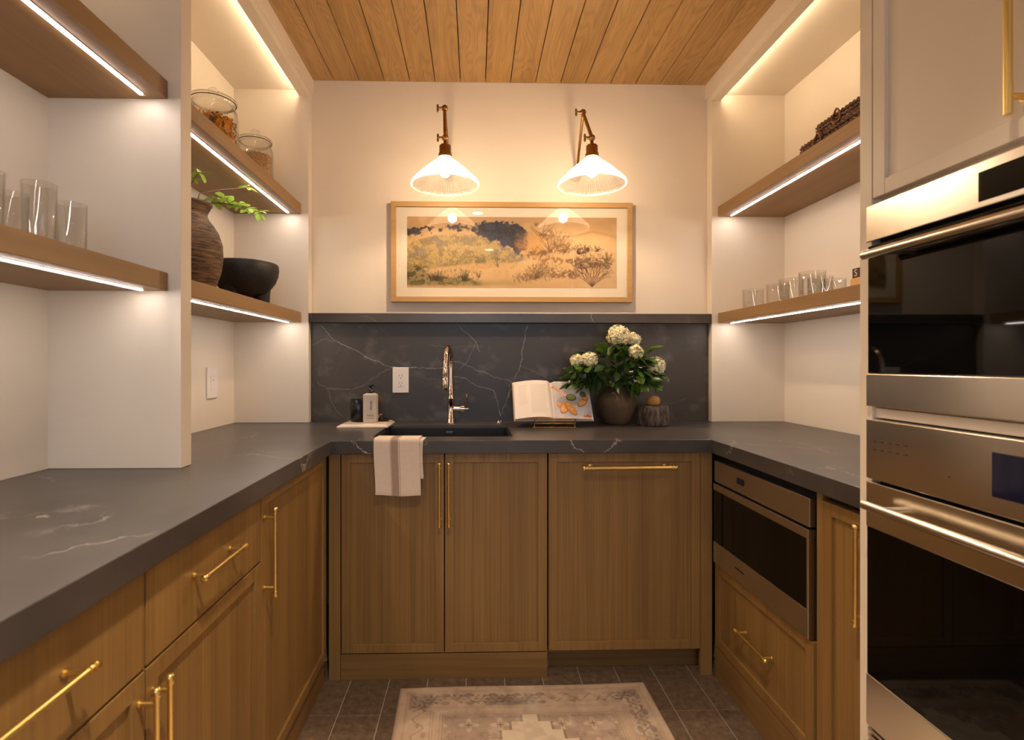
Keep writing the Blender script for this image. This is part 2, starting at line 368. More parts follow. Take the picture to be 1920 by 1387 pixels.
def shade_mat(name='prismatic_glass', ribs=True):
    """ribbed prismatic glass: partly see-through, part of the light scattered by the ribs"""
    m, N, L, P = newmat(name); N.remove(P); out = N['Material Output']
    t = N.new('ShaderNodeBsdfTransparent'); t.inputs[0].default_value = (0.96, 0.95, 0.93, 1)
    g = N.new('ShaderNodeBsdfGlossy'); g.inputs['Roughness'].default_value = 0.08
    tr = N.new('ShaderNodeBsdfTranslucent'); tr.inputs[0].default_value = (0.95, 0.94, 0.92, 1)
    lw = N.new('ShaderNodeLayerWeight'); lw.inputs['Blend'].default_value = 0.5
    ff = math_node(N, L, 'MULTIPLY_ADD', math_node(N, L, 'POWER', lw.outputs['Facing'], 4.5), 0.85, 0.05)
    a = N.new('ShaderNodeMixShader')
    tc = N.new('ShaderNodeTexCoord'); sx = N.new('ShaderNodeSeparateXYZ'); L.new(tc.outputs['Object'], sx.inputs[0])
    an = math_node(N, L, 'ARCTAN2', sx.outputs[1], sx.outputs[0])
    rib = math_node(N, L, 'SINE', math_node(N, L, 'MULTIPLY', an, 80.0))
    up = N.new('ShaderNodeMapRange'); up.inputs['From Min'].default_value = 0.012; up.inputs['From Max'].default_value = 0.022; up.inputs['To Max'].default_value = 0.55; L.new(sx.outputs[2], up.inputs['Value'])
    L.new(math_node(N, L, 'MAXIMUM', math_node(N, L, 'MULTIPLY_ADD', rib, 0.28 if ribs else 0.0, 0.44 if ribs else 0.9), up.outputs[0]), a.inputs[0]); L.new(t.outputs[0], a.inputs[1]); L.new(tr.outputs[0], a.inputs[2])
    b = N.new('ShaderNodeMixShader'); L.new(ff, b.inputs[0]); L.new(a.outputs[0], b.inputs[1]); L.new(g.outputs[0], b.inputs[2])
    df = N.new('ShaderNodeBsdfDiffuse'); df.inputs[0].default_value = (0.9, 0.89, 0.87, 1); c_ = N.new('ShaderNodeMixShader')
    L.new(math_node(N, L, 'MULTIPLY_ADD', rib, 0.008, 0.009), c_.inputs[0]); L.new(b.outputs[0], c_.inputs[1]); L.new(df.outputs[0], c_.inputs[2])
    L.new(c_.outputs[0], out.inputs['Surface']); return m
M['shade'] = shade_mat(); M['rim'] = shade_mat('shade_rim_glass', False)

# ------------------------------------------------------------------ numpy colour fields (flat prints and woven patterns)
def fbm(h, w_, base, octs=4, ratio=1.0, seed=0):
    rs = np.random.RandomState(seed); out = np.zeros((h, w_)); amp = 1; tot = 0
    for o in range(octs):
        gy, gx = int(base*2**o*ratio)+2, int(base*2**o*w_/h)+2
        g = rs.rand(gy+1, gx+1)
        y = np.linspace(0, gy-0.001, h); x = np.linspace(0, gx-0.001, w_)
        yi = y.astype(int); xi = x.astype(int); fy = (y-yi)[:, None]; fx = (x-xi)[None]
        fy = fy*fy*(3-2*fy); fx = fx*fx*(3-2*fx)
        a = g[yi][:, xi]; b = g[yi][:, xi+1]; c = g[yi+1][:, xi]; d = g[yi+1][:, xi+1]
        out += amp*((a*(1-fx)+b*fx)*(1-fy)+(c*(1-fx)+d*fx)*fy); tot += amp; amp *= 0.55
    return out/tot
def blend(img, mask, col):
    m = np.clip(mask, 0, 1)[..., None]; img[:] = img*(1-m)+np.array(col)/255.0*m
def sstep(a, b, x): t = np.clip((x-a)/(b-a), 0, 1); return t*t*(3-2*t)
def line(img, x0, y0, x1, y1, wd, col, al=1.0):
    h, w_, _ = img.shape
    xa, xb = int(max(0, min(x0, x1)-wd-1)), int(min(w_, max(x0, x1)+wd+2)); ya, yb = int(max(0, min(y0, y1)-wd-1)), int(min(h, max(y0, y1)+wd+2))
    if xb <= xa or yb <= ya: return
    yy, xx = np.mgrid[ya:yb, xa:xb]; dx, dy = x1-x0, y1-y0; l2 = dx*dx+dy*dy+1e-9
    t = np.clip(((xx-x0)*dx+(yy-y0)*dy)/l2, 0, 1); d = np.hypot(xx-x0-t*dx, yy-y0-t*dy)
    blend(img[ya:yb, xa:xb], np.clip(wd+0.5-d, 0, 1)*al, col)
def srgb2lin(a): return np.where(a <= 0.04045, a/12.92, ((a+0.055)/1.055)**2.4)
def color_grid(name, img, posf, mat, parent=None, thick=None, local=False):
    """grid mesh, one vertex per cell corner; posf(u, v) gives positions, v=0 at the top row"""
    h, w_, _ = img.shape
    v, u = np.meshgrid(np.linspace(0, 1, h), np.linspace(0, 1, w_), indexing='ij')
    P = posf(u, v); off = np.array(parent['_o'] if (parent is not None and not local) else (0, 0, 0)); P = (P-off).reshape(-1, 3)
    idx = np.arange(h*w_).reshape(h, w_)
    q = np.stack([idx[:-1, :-1], idx[1:, :-1], idx[1:, 1:], idx[:-1, 1:]], -1).reshape(-1, 4)
    me = bpy.data.meshes.new(name); me.vertices.add(h*w_); me.vertices.foreach_set('co', P.astype(np.float32).ravel())
    me.loops.add(q.size); me.loops.foreach_set('vertex_index', q.astype(np.int32).ravel())
    me.polygons.add(len(q)); me.polygons.foreach_set('loop_start', np.arange(0, q.size, 4, dtype=np.int32))
    me.polygons.foreach_set('loop_total', np.full(len(q), 4, dtype=np.int32)); me.polygons.foreach_set('use_smooth', np.ones(len(q), dtype=bool))
    me.update(calc_edges=True); me.validate()
    at = me.color_attributes.new('Col', 'FLOAT_COLOR', 'POINT')
    c = np.ones((h*w_, 4), dtype=np.float32); c[:, :3] = srgb2lin(np.clip(img.reshape(-1, 3), 0, 1)); at.data.foreach_set('color', c.ravel())
    me.materials.append(mat)
    o = bpy.data.objects.new(name, me); C.objects.link(o)
    if parent is not None: o.parent = parent; o['_o'] = parent['_o']
    else: o['_o'] = (0, 0, 0)
    return o

# ------------------------------------------------------------------ setting: floor, ceiling, walls
fl = struct(MB().box(XNL-0.1, XNR+0.1, YB-0.1, D+0.1, -0.06, -0.0012).build('floor', M['grout']))
TW, TL = 0.1462, 0.30
meshes = {}
def tile_at(x0, x1, y0, y1):
    if x1-x0 < 0.03 or y1-y0 < 0.03: return
    key = (round(x1-x0, 4), round(y1-y0, 4))
    if key not in meshes:
        meshes[key] = MB().box(0.0014, x1-x0-0.0014, 0.0014, y1-y0-0.0014, -0.004, 0).mesh('tile'); meshes[key].materials.append(M['tile'])
    o = bpy.data.objects.new('tile', meshes[key]); C.objects.link(o); o.location = (x0, y0, 0); o.parent = fl
xj = [-0.4708+TW*k for k in range(-5, 15)]; yj = [1.825+TL*k for k in range(-15, 3)]
for j in range(len(yj)-1):
    aisle = yj[j] > YN-0.2
    for i in range(len(xj)-1):
        a, b = max(xj[i], XNL), min(xj[i+1], XNR)
        c, d_ = max(yj[j], YB), min(yj[j+1], 2.16)
        if aisle and (b < -0.60 or a > 0.955 or (a > 0.90 and d_ < 1.25)): continue
        tile_at(a, b, c, d_)
ce = struct(MB().box(XNL-0.1, XNR+0.1, YB-0.1, D+0.1, ZTOP+0.022, ZTOP+0.08).build('ceiling', M['gap']))
PW = 0.1267; px0 = -0.706-3*PW
x = px0
while x < XNR:
    a, b = max(x, XNL), min(x+PW, XNR)
    y1 = D
    o = MB().box(a+0.0018, b-0.0018, YB, D, ZTOP, ZTOP+0.022).build('plank', M['plank'], ce, bevel=0.0015, pos=(a, YB, ZTOP)); x += PW
struct(MB().box(XNL-0.1, XNR+0.1, D, D+0.1, 0, ZTOP+0.02).build('wall_back', M['wall']))
struct(MB().box(XNL-0.1, XNL, YB, D, 0, ZTOP+0.02).build('wall_left', M['wall']))
struct(MB().box(XNR, XNR+0.1, YB, D, 0, ZTOP+0.02).build('wall_right', M['wall']))
wf = MB(); wf.box(XNL-0.1, -0.55, YB-0.1, YB, 0, ZTOP+0.02); wf.box(0.85, XNR+0.1, YB-0.1, YB, 0, ZTOP+0.02)
wf.box(-0.55, 0.85, YB-0.1, YB, 0, 0.9); wf.box(-0.55, 0.85, YB-0.1, YB, 2.2, ZTOP+0.02); struct(wf.build('wall_front', M['wall']))
wn = MB(); wn.box(-0.55, 0.85, YB-0.07, YB-0.03, 0.9, 0.95); wn.box(-0.55, 0.85, YB-0.07, YB-0.03, 2.15, 2.2)
for a in (-0.55, 0.13, 0.80): wn.box(a, a+0.05, YB-0.07, YB-0.03, 0.95, 2.15)
wn = struct(wn.build('window_1', M['white'], bevel=0.002))
MB().box(-0.5, 0.8, YB-0.052, YB-0.048, 0.95, 2.15).build('pane', M['pane'], wn)

# ------------------------------------------------------------------ built-in painted alcoves
def alcove(name, side, y0, y1, label, far_end, near_end, tw=0.05):
    """side -1 left, +1 right; painted surround with header and hidden header light"""
    xr, xn = (XL, XNL) if side < 0 else (XR, XNR)
    a, b = sorted((xr, xn))
    t = thing(name, ((xr+xn)/2, y0, ZC), label, 'shelving')
    e = 0.0006
    if far_end: MB().box(a+e, b, y1, y1+far_end-e, ZC+e, ZN+0.02).build('side_panel', M['paint'], t, bevel=0.0012)
    if near_end: MB().box(a+e, b, y0-near_end, y0-e, ZC+e, ZN+0.02).build('side_panel', M['paint'], t, bevel=0.0012)
    bx = sorted((xn-side*e, xn-side*0.008))
    MB().box(bx[0], bx[1], y0, y1, ZC+e, ZN).build('back_panel', M['paint'], t)
    px_ = (a+0.0005, b-0.047) if side < 0 else (a+0.047, b-0.0005)
    MB().box(px_[0], px_[1], y0, y1, ZN, ZN+0.02).build('top_panel', M['paint'], t)
    hx = sorted((xr, xr+side*0.046)); hy1 = y1+(far_end or 0)-e; hy0 = y0-(near_end or 0)+e
    MB().box(hx[0], hx[1], y0+e, y1-e, ZH, ZTOP-e).build('header', M['paint'], t, bevel=0.0012)
    hb = sorted((xr-side*0.0005, xr-side*0.009))
    MB().box(hb[0], hb[1], hy0, hy1, ZH+0.03, ZTOP-e).build('header_trim', M['paint'], t, bevel=0.0012)
    lx = xr+side*0.0466; q = [(lx, y0+0.02, ZH+0.002), (lx, y1-0.02, ZH+0.002), (lx, y1-0.02, ZH+0.010), (lx, y0+0.02, ZH+0.010)]
    MB().add(q, [(0, 1, 2, 3)] if side > 0 else [(3, 2, 1, 0)]).build('led_strip', M['hled'], t)
    return t
alcove('shelf_alcove', -1, 1.541, YE, 'cream painted shelving alcove with jars and ribbed vase, left of far wall', D-YE, 0)
al2 = alcove('shelf_alcove', -1, YN+0.05, 1.487, 'cream painted shelving alcove of tall glasses nearest the camera on the left', 1.541-1.487, 0.05)
alcove('shelf_alcove', 1, YT+0.006, YE, 'cream painted shelving alcove beside the oven tower on the right', D-YE, 0)

def shelf(side, y0, y1, zb, label):
    xf, xn = (-0.852, XNL+0.009) if side < 0 else (1.217, XNR-0.009)
    t = thing('floating_shelf', ((xf+xn)/2, y0, zb), label, 'shelf', 'oak shelves with light strips underneath')
    a, b = sorted((xf, xn)); e = 0.001
    MB().box(a, b, y0+e, y1-e, zb, zb+0.05).build('board', M['shelf'], t, bevel=0.0012)
    c = xf+side*0.054
    MB().box(c-0.008, c+0.008, y0+0.012, y1-0.02, zb-0.0015, zb).build('light_channel', M['steel2'], t)
    MB().box(c-0.0042, c+0.0042, y0+0.014, y1-0.030, zb-0.0035, zb-0.0015).build('led_strip', M['led'], t)
    return t
shelf(-1, 1.541, YE, 1.942, 'upper oak shelf holding two lidded glass jars')
shelf(-1, 1.541, YE, 1.410, 'lower oak shelf holding ribbed brown vase and black stone bowl')
shelf(-1, YN+0.05, 1.487, 1.942, 'thick oak shelf at upper left corner above the tall glasses')
shelf(-1, YN+0.05, 1.487, 1.410, 'oak shelf carrying the row of tall clear glasses at far left')
shelf(1, YT+0.006, YE, 1.942, 'upper oak shelf holding dark wicker trays beside the ovens')
shelf(1, YT+0.006, YE, 1.410, 'lower oak shelf holding short tumblers and small lettered sign')

# ------------------------------------------------------------------ worktop, splashback, ledge
def cell_slab(xs, ys, filled, z0, z1):
    m = MB(); nx, ny = len(xs)-1, len(ys)-1; vid = {}
    def V(i, j, z):
        k = (i, j, z)
        if k not in vid: vid[k] = len(m.v); m.v.append((xs[i], ys[j], z))
        return vid[k]
    F = lambda i, j: 0 <= i < nx and 0 <= j < ny and filled(i, j)
    fs = []
    for i in range(nx):
        for j in range(ny):
            if not F(i, j): continue
            fs.append((V(i,j,z1), V(i+1,j,z1), V(i+1,j+1,z1), V(i,j+1,z1))); fs.append((V(i,j+1,z0), V(i+1,j+1,z0), V(i+1,j,z0), V(i,j,z0)))
            if not F(i-1, j): fs.append((V(i,j,z0), V(i,j,z1), V(i,j+1,z1), V(i,j+1,z0)))
            if not F(i+1, j): fs.append((V(i+1,j+1,z0), V(i+1,j+1,z1), V(i+1,j,z1), V(i+1,j,z0)))
            if not F(i, j-1): fs.append((V(i+1,j,z0), V(i+1,j,z1), V(i,j,z1), V(i,j,z0)))
            if not F(i, j+1): fs.append((V(i,j+1,z0), V(i,j+1,z1), V(i+1,j+1,z1), V(i+1,j+1,z0)))
    m.f = fs; m.sm = [False]*len(fs); return m
SX0, SX1, SY0, SY1 = -0.405, 0.152, 2.112, 2.498
ct = cell_slab([XNL+0.001, -0.538, SX0, SX1, 0.904, XNR-0.001], [YN, YT+0.006, 2.0, SY0, SY1, D-0.001],
               lambda i, j: i == 0 or (i == 4 and j >= 1) or (j >= 2 and not (i == 2 and j == 3)), ZCB, ZC)
tag(ct.build('worktop', M['stone'], bevel=0.002), 'U shaped dark grey soapstone worktop with faint white veins', 'worktop')

veins = [  # (points along the splashback in metres from its lower left corner, width, strength)
 ([(.05,.478),(.115,.405),(.15,.388),(.22,.358),(.265,.328),(.32,.305),(.395,.273),(.52,.272),(.62,.265),(.70,.282)], 2.0, .75),
 ([(.0,.38),(.07,.412),(.11,.40)], 1.5, .3), ([(.03,.20),(.08,.168),(.21,.162),(.28,.195),(.34,.243),(.40,.264)], 1.3, .5),
 ([(.08,.168),(.105,.09),(.15,.03)], 1.3, .45), ([(.725,.49),(.77,.45),(.82,.402),(.84,.35)], 1.6, .55),
 ([(.82,.402),(.785,.31),(.74,.26)], 1.3, .4), ([(.58,.383),(.71,.37),(.81,.378)], 1.0, .3),
 ([(.71,.302),(.76,.29),(.82,.258),(.88,.24),(.95,.213),(1.0,.20)], 1.5, .6), ([(.70,.225),(.77,.218),(.82,.183),(.91,.156),(.93,.10),(.945,.03)], 1.8, .6),
 ([(1.0,.20),(.98,.125),(.945,.03)], 1.6, .5), ([(1.08,.495),(1.068,.415),(1.052,.335),(1.045,.28),(1.01,.20),(.985,.12)], 1.8, .6),
 ([(1.045,.28),(1.12,.252),(1.18,.215)], 1.2, .35), ([(.48,.23),(.62,.212),(.74,.20)], 1.0, .25), ([(1.5,.06),(1.7,.05),(1.9,.12)], 2.0, .15)]
sw, sh = XR-XL, 1.410-ZC-0.001
W_, H_ = 1000, 246
img = np.zeros((H_, W_, 3))
rs = np.random.RandomState(3)
for pts, wd, al in veins:
    P_ = [(a/sw*W_, (1-b/sh)*H_) for a, b in pts]
    for (a, b), (c, d_) in zip(P_[:-1], P_[1:]):
        n = max(2, int(math.hypot(c-a, d_-b)/9)); prev = (a, b)
        for k in range(1, n+1):
            t = k/n; q = (a+(c-a)*t+(rs.randn()*1.3 if k < n else 0), b+(d_-b)*t+(rs.randn()*1.3 if k < n else 0))
            line(img, *prev, *q, wd*0.45*rs.uniform(0.6, 1.3), (255, 255, 255), al*rs.uniform(0.45, 0.95)); prev = q
soft = img.copy()
img = np.clip(img*0.75+np.clip(fbm(H_, W_, 6, 5, seed=4)-0.60, 0, 1)[..., None]*0.45, 0, 1)
sp = thing('splashback', ((XL+XR)/2, D-0.01, ZC), 'dark veined soapstone splashback behind sink and flowers', 'splashback')
MB().box(XL+0.001, XR-0.001, 2.6506, D-0.001, ZC+0.001, 1.409).build('slab', M['stone'], sp)
# store value so that the linear attribute equals the mask
img_s = np.where(img <= 0.0031308, img*12.92, 1.055*np.power(np.maximum(img, 1e-6), 1/2.4)-0.055)
color_grid('slab_face', img_s, lambda u, v: np.stack([XL+0.001+u*(sw-0.002), np.full_like(u, 2.650), ZC+0.001+(1-v)*(sh-0.001)], -1), M['stone_b'], sp)
tag(MB().box(XL+0.0008, XR-0.0008, 2.612, D-0.001, 1.410, 1.456).build('stone_ledge', M['stone'], bevel=0.0015), 'long narrow dark soapstone ledge above the splashback, under the picture', 'ledge')

# ------------------------------------------------------------------ cabinet fronts
def shaker(parent, fr, u0, u1, z0, z1, rail=0.034, grain='cab_z', name='door', mat=None, pmat=None):
    m = MB(); t = 0.02
    m.fbox(fr, u0, u0+rail, z0, z1, 0, t); m.fbox(fr, u1-rail, u1, z0, z1, 0, t)
    m.fbox(fr, u0+rail, u1-rail, z0, z0+rail, 0, t-0.0004); m.fbox(fr, u0+rail, u1-rail, z1-rail, z1, 0, t-0.0004)
    d = m.build(name, mat or M[grain], parent, bevel=0.0012)
    MB().fbox(fr, u0+rail-0.002, u1-rail+0.002, z0+rail-0.002, z1-rail+0.002, 0.001, t-0.008).build('recessed_panel', pmat or M['cab_panel'], d)
    return d
def bar_pull(parent, fr, u, z, length, vertical, r=0.0048, out=0.030, n0=0.02, name='handle', fancy=True, mat=None):
    O, R, N = (Vector(a) for a in fr); m = MB()
    p = lambda a, b, n: O+R*a+N*n+Vector((0, 0, b))
    h = length/2; f = (lambda s, n: p(u, z+s, n)) if vertical else (lambda s, n: p(u+s, z, n))
    nn = n0+out
    m.tube([f(-h, nn), f(h, nn)], r, 12)
    for s in (-1, 1):
        e = s*h
        if fancy:
            m.tube([f(e-s*0.012, nn), f(e-s*0.009, nn)], r*1.35, 12); m.tube([f(e-s*0.002, nn), f(e+s*0.004, nn), f(e+s*0.006, nn)], [r*1.5, r*1.5, r*0.8], 12)
        q = s*(h-length*0.09)
        m.tube([f(q, n0+0.0003), f(q, n0+0.003)], r*1.4, 12); m.tube([f(q, n0+0.001), f(q, nn)], r*0.85, 10)
    return m.build(name, mat or M['brass'], parent)
# frames: origin, right vector seen from the room, outward normal
FB = ((0, 2.045, 0), (1, 0, 0), (0, -1, 0))     # fronts at y=2.025
FL = ((-0.58, 0, 0), (0, 1, 0), (1, 0, 0))      # fronts at x=-0.560
FR = ((0.945, 0, 0), (0, 1, 0), (-1, 0, 0))     # fronts at x=0.925
ZT = 0.863
# sink cabinet
t = thing('sink_cabinet', (-0.11, 2.3, 0), 'two door oak cabinet under the sink with tall brass pulls', 'cabinet')
bd = MB(); bd.box(-0.510, -0.495, 2.047, D-0.003, 0.0, ZCB-0.001); bd.box(0.2655, 0.2805, 2.047, D-0.003, 0.0, ZCB-0.001); bd.box(-0.495, 0.2655, 2.047, D-0.003, 0.098, 0.113); bd.box(-0.495, 0.2655, D-0.02, D-0.003, 0.113, ZCB-0.001)
bd.build('body', M['carcass'], t)
d = shaker(t, FB, -0.508, -0.1175, 0.102, ZT); bar_pull(d, FB, -0.1335, 0.711, 0.236, True, out=0.028)
d = shaker(t, FB, -0.1135, 0.2785, 0.102, ZT); bar_pull(d, FB, -0.098, 0.711, 0.236, True, out=0.028)
MB().box(-0.511, 0.2795, 2.028, 2.0465, 0, 0.097).build('plinth', M['cab_x'], t, bevel=0.001)
# panelled dishwasher
t = thing('panelled_dishwasher', (0.58, 2.3, 0), 'wide single oak front with horizontal brass pull right of sink cabinet', 'dishwasher')
MB().box(0.2835, 0.874, 2.047, D-0.003, 0.10, ZCB-0.001).build('body', M['carcass'], t)
d = shaker(t, FB, 0.2845, 0.873, 0.104, ZT); bar_pull(d, FB, 0.59, 0.812, 0.352, False, r=0.0075, out=0.034)
MB().box(0.2835, 0.94, 2.10, 2.115, 0, 0.0995).build('plinth', M['cab_x'], t)
# corner fillers
tag(MB().box(-0.556, -0.5125, 2.027, 2.047, 0, ZCB-0.001).build('filler_strip', M['cab_z'], bevel=0.001), 'narrow oak corner filler left of the sink cabinet', 'filler')
tag(MB().box(0.8755, 0.921, 2.027, 2.047, 0, ZCB-0.001).build('filler_strip', M['cab_z'], bevel=0.001), 'narrow oak corner filler right of the wide dishwasher front', 'filler')
# left run
def left_unit(y0, y1, label, drawer, hinge_right=True, handle_u=None):
    t = thing('base_cabinet', (-0.9, (y0+y1)/2, 0), label, 'cabinet')
    MB().box(XNL+0.002, -0.582, y0+0.001, y1-0.001, 0.0, ZCB-0.001).build('body', M['carcass'], t)
    z1 = 0.687 if drawer else ZT
    d = shaker(t, FL, y0+0.0025, y1-0.0025, 0.098, z1)
    if drawer:
        m = MB().fbox(FL, y0+0.0025, y1-0.0025, 0.6925, ZT, 0, 0.02).build('drawer', M['cab_z'], t, bevel=0.0015)
        bar_pull(m, FL, (y0+y1)/2-0.012, 0.787, 0.186, False)
        bar_pull(d, FL, handle_u, 0.545, 0.235, True)
    else:
        bar_pull(d, FL, y0+0.018, 0.707, 0.228, True)
    MB().box(-0.5815, -0.568, y0+0.001, y1-0.001, 0, 0.093).build('plinth', M['cab_y'], t)
    return t
left_unit(1.398, 2.01, 'tall door oak base cabinet at the left corner beside the sink run', False)
left_unit(0.912, 1.398, 'oak base cabinet with drawer and right-hand door in middle of the left run', True, handle_u=0.932)
left_unit(0.425, 0.912, 'oak base cabinet with drawer at lower left, nearest in the picture', True, handle_u=0.893)
left_unit(-0.062, 0.425, 'oak base cabinet with drawer behind the nearest one on the left run', True, handle_u=-0.04)
tag(MB().box(-0.58, -0.562, YN, -0.065, 0, ZCB-0.001).build('end_panel', M['cab_z']), 'plain oak end panel closing the left run behind the camera', 'panel')
# right run : microwave drawer, drawer below, narrow pull-out
t = thing('microwave_drawer', (1.2, 1.715, 0.447), 'stainless steel built-in microwave drawer with black glass under right worktop', 'microwave')
Y0, Y1 = 1.425, 2.008
MB().box(0.948, 1.45, Y0, Y1, 0.450, ZCB-0.004).build('body', M['gap'], t)
MB().fbox(FR, Y0+0.004, Y1-0.004, 0.758, 0.838, 0, 0.026).build('control_panel', M['steel2'], t, bevel=0.0015)
MB().fbox(FR, 1.78, 1.83, 0.788, 0.810, 0.0262, 0.0268).build('display', M['display'], t)
m = MB(); m.fbox(FR, Y0+0.004, Y1-0.004, 0.726, 0.751, 0, 0.03); m.fbox(FR, Y0+0.004, Y1-0.004, 0.450, 0.530, 0, 0.03)
m.fbox(FR, Y0+0.004, Y0+0.012, 0.530, 0.726, 0, 0.03)
dr = m.build('drawer_front', M['steel2'], t, bevel=0.0012)
MB().fbox(FR, Y0+0.012, Y1-0.004, 0.5302, 0.7258, 0.002, 0.028).build('window_glass', M['bglass'], dr)
MB().fbox(FR, 1.775, 1.835, 0.489, 0.495, 0.0301, 0.0304).build('nameplate', M['gap'], dr)
t = thing('base_cabinet', (1.2, 1.715, 0), 'oak drawer base cabinet directly below the microwave drawer', 'cabinet')
MB().box(0.948, XNR-0.003, Y0-0.012, 2.018, 0.0, 0.446).build('body', M['carcass'], t)
d = shaker(t, FR, Y0-0.002, 2.012, 0.128, 0.444, name='drawer'); bar_pull(d, FR, 1.70, 0.292, 0.19, False)
MB().box(0.929, 0.9465, Y0-0.01, 2.02, 0, 0.124).build('plinth', M['cab_y'], t)
t = thing('base_cabinet', (1.2, 1.31, 0), 'narrow tall oak pull-out cabinet between microwave drawer and oven tower', 'cabinet')
MB().box(0.948, XNR-0.003, YT+0.008, 1.410, 0.0, ZCB-0.001).build('body', M['carcass'], t)
MB().box(0.927, 0.9475, 1.386, 1.410, 0, ZCB-0.001).build('stile', M['cab_z'], t, bevel=0.001)
d = shaker(t, FR, YT+0.008, 1.384, 0.098, 0.845); bar_pull(d, FR, 1.222, 0.708, 0.232, True)
MB().box(0.929, 0.9465, YT+0.008, 1.385, 0, 0.093).build('plinth', M['cab_y'], t)

# ------------------------------------------------------------------ oven tower
TY0 = 0.362; OY0, OY1 = 0.402, 1.1625
FT = ((XT+0.02, 0, 0), (0, 1, 0), (-1, 0, 0))   # tower face at x=XT
t = thing('oven_tower', (1.2, 0.78, 0), 'tall cream painted cabinet housing two stainless ovens on the right', 'cabinet')
m = MB(); m.box(XT, XNR-0.002, 1.1635, YT, 0, ZTOP-0.002); m.box(XT, XNR-0.002, TY0, 0.400, 0, ZTOP-0.002)
m.build('side_panel', M['paint'], t, bevel=0.0012)
m = MB(); m.box(XT+0.021, XNR-0.002, 0.4005, 1.163, 1.562, ZTOP-0.002); m.box(XT+0.008, XNR-0.002, 0.4005, 1.163, 1.088, 1.1095); m.box(XT+0.008, XNR-0.002, 0.4005, 1.163, 0, 0.355)
m.box(XNR-0.02, XNR-0.002, 0.4005, 1.163, 0.356, 1.087); m.box(XNR-0.02, XNR-0.002, 0.4005, 1.163, 1.11, 1.561)
m.build('carcass', M['paint'], t, bevel=0.001)
for a, b, hu in ((0.784, 1.1605, 0.832), (0.403, 0.781, 0.735)):
    d = shaker(t, FT, a, b, 1.577, 2.50, rail=0.034, mat=M['paint'], pmat=M['paint']); bar_pull(d, FT, hu, 1.775, 0.33, True, r=0.0062, fancy=False)
def dashes(parent, items, mat):
    m = MB()
    for (u, z, wd) in items: m.fbox(FT, u-wd/2, u+wd/2, z-0.0012, z+0.0012, 0.0345, 0.0347)
    m.build('printed_marks', mat, parent)['kind'] = 'stuff'
def rod_handle(parent, z, x, mat=M['steel']):
    m = MB(); m.tube([(x, 1.118, z), (x, 0.448, z)], 0.0095, 16)
    h = m.build('handle', mat, parent)
    for y in (1.075, 0.49): MB().tube([(XT-0.010, y, z), (x+0.004, y, z)], 0.006, 10).build('post', mat, h)
    return h
# upper oven
t = thing('speed_oven', (1.2, 0.78, 1.111), 'upper built-in stainless oven with black glass door above the larger oven', 'oven')
MB().box(XT+0.016, 1.4, OY0+0.004, OY1-0.004, 1.112, 1.560).build('body', M['gap'], t)
MB().fbox(FT, OY0, OY1, 1.478, 1.559, 0.003, 0.034).build('control_panel', M['steel'], t, bevel=0.002)
MB().fbox(FT, 0.60, 0.8975, 1.489, 1.540, 0.0342, 0.0350).build('display', M['bglass'], t)
d = MB().fbox(FT, OY0, OY1, 1.1865, 1.470, 0.003, 0.030).build('glass_door', M['bglass'], t, bevel=0.002)
MB().fbox(FT, OY0, OY1, 1.114, 1.186, 0.003, 0.034).build('door_trim', M['steel'], t, bevel=0.002)
rod_handle(d, 1.441, 0.838)
# lower oven
t = thing('wall_oven', (1.2, 0.78, 0.357), 'lower large built-in stainless oven with wide handle and blue-black display', 'oven')
MB().box(XT+0.016, 1.4, OY0+0.004, OY1-0.004, 0.358, 1.086).build('body', M['gap'], t)
cp = MB().fbox(FT, OY0, OY1, 0.954, 1.0855, 0.003, 0.034).build('control_panel', M['steel'], t, bevel=0.002)
MB().fbox(FT, 0.66, 0.8735, 0.984, 1.059, 0.0342, 0.0350).build('display', M['display'], t)
dashes(cp, [(1.137-0.021*k, zz+0.0006*k, 0.0075) for k in range(5) for zz in (1.038, 1.020)]+[(0.955, 0.999, 0.006)], M['ink'])
m = MB(); m.fbox(FT, OY0, OY1, 0.846, 0.947, 0.003, 0.034); m.fbox(FT, OY0, OY1, 0.404, 0.5165, 0.003, 0.034)
d = m.build('door', M['steel'], t, bevel=0.002)
MB().fbox(FT, OY0, OY1, 0.517, 0.8455, 0.003, 0.031).build('glass_pane', M['bglass'], d)
rod_handle(d, 0.905, 0.838)
m = MB()
for k in range(3): m.fbox(FT, OY0, OY1, 0.362+0.014*k, 0.369+0.014*k, 0.004, 0.03)
m.build('vent', M['steel2'], t)

# ------------------------------------------------------------------ sink, faucet, button
t = thing('sink', ((SX0+SX1)/2, (SY0+SY1)/2, 0.70), 'black composite undermount sink with steel overflow set in far worktop', 'sink')
m = MB(); th = 0.01
m.box(SX0-th, SX1+th, SY0-th, SY1+th, 0.69, 0.70); m.box(SX0-th, SX0+0.0005, SY0-th, SY1+th, 0.70, ZCB-0.001); m.box(SX1-0.0005, SX1+th, SY0-th, SY1+th, 0.70, ZCB-0.001)
m.box(SX0, SX1, SY0-th, SY0+0.0005, 0.70, ZCB-0.001); m.box(SX0, SX1, SY1-0.0005, SY1+th, 0.70, ZCB-0.001)
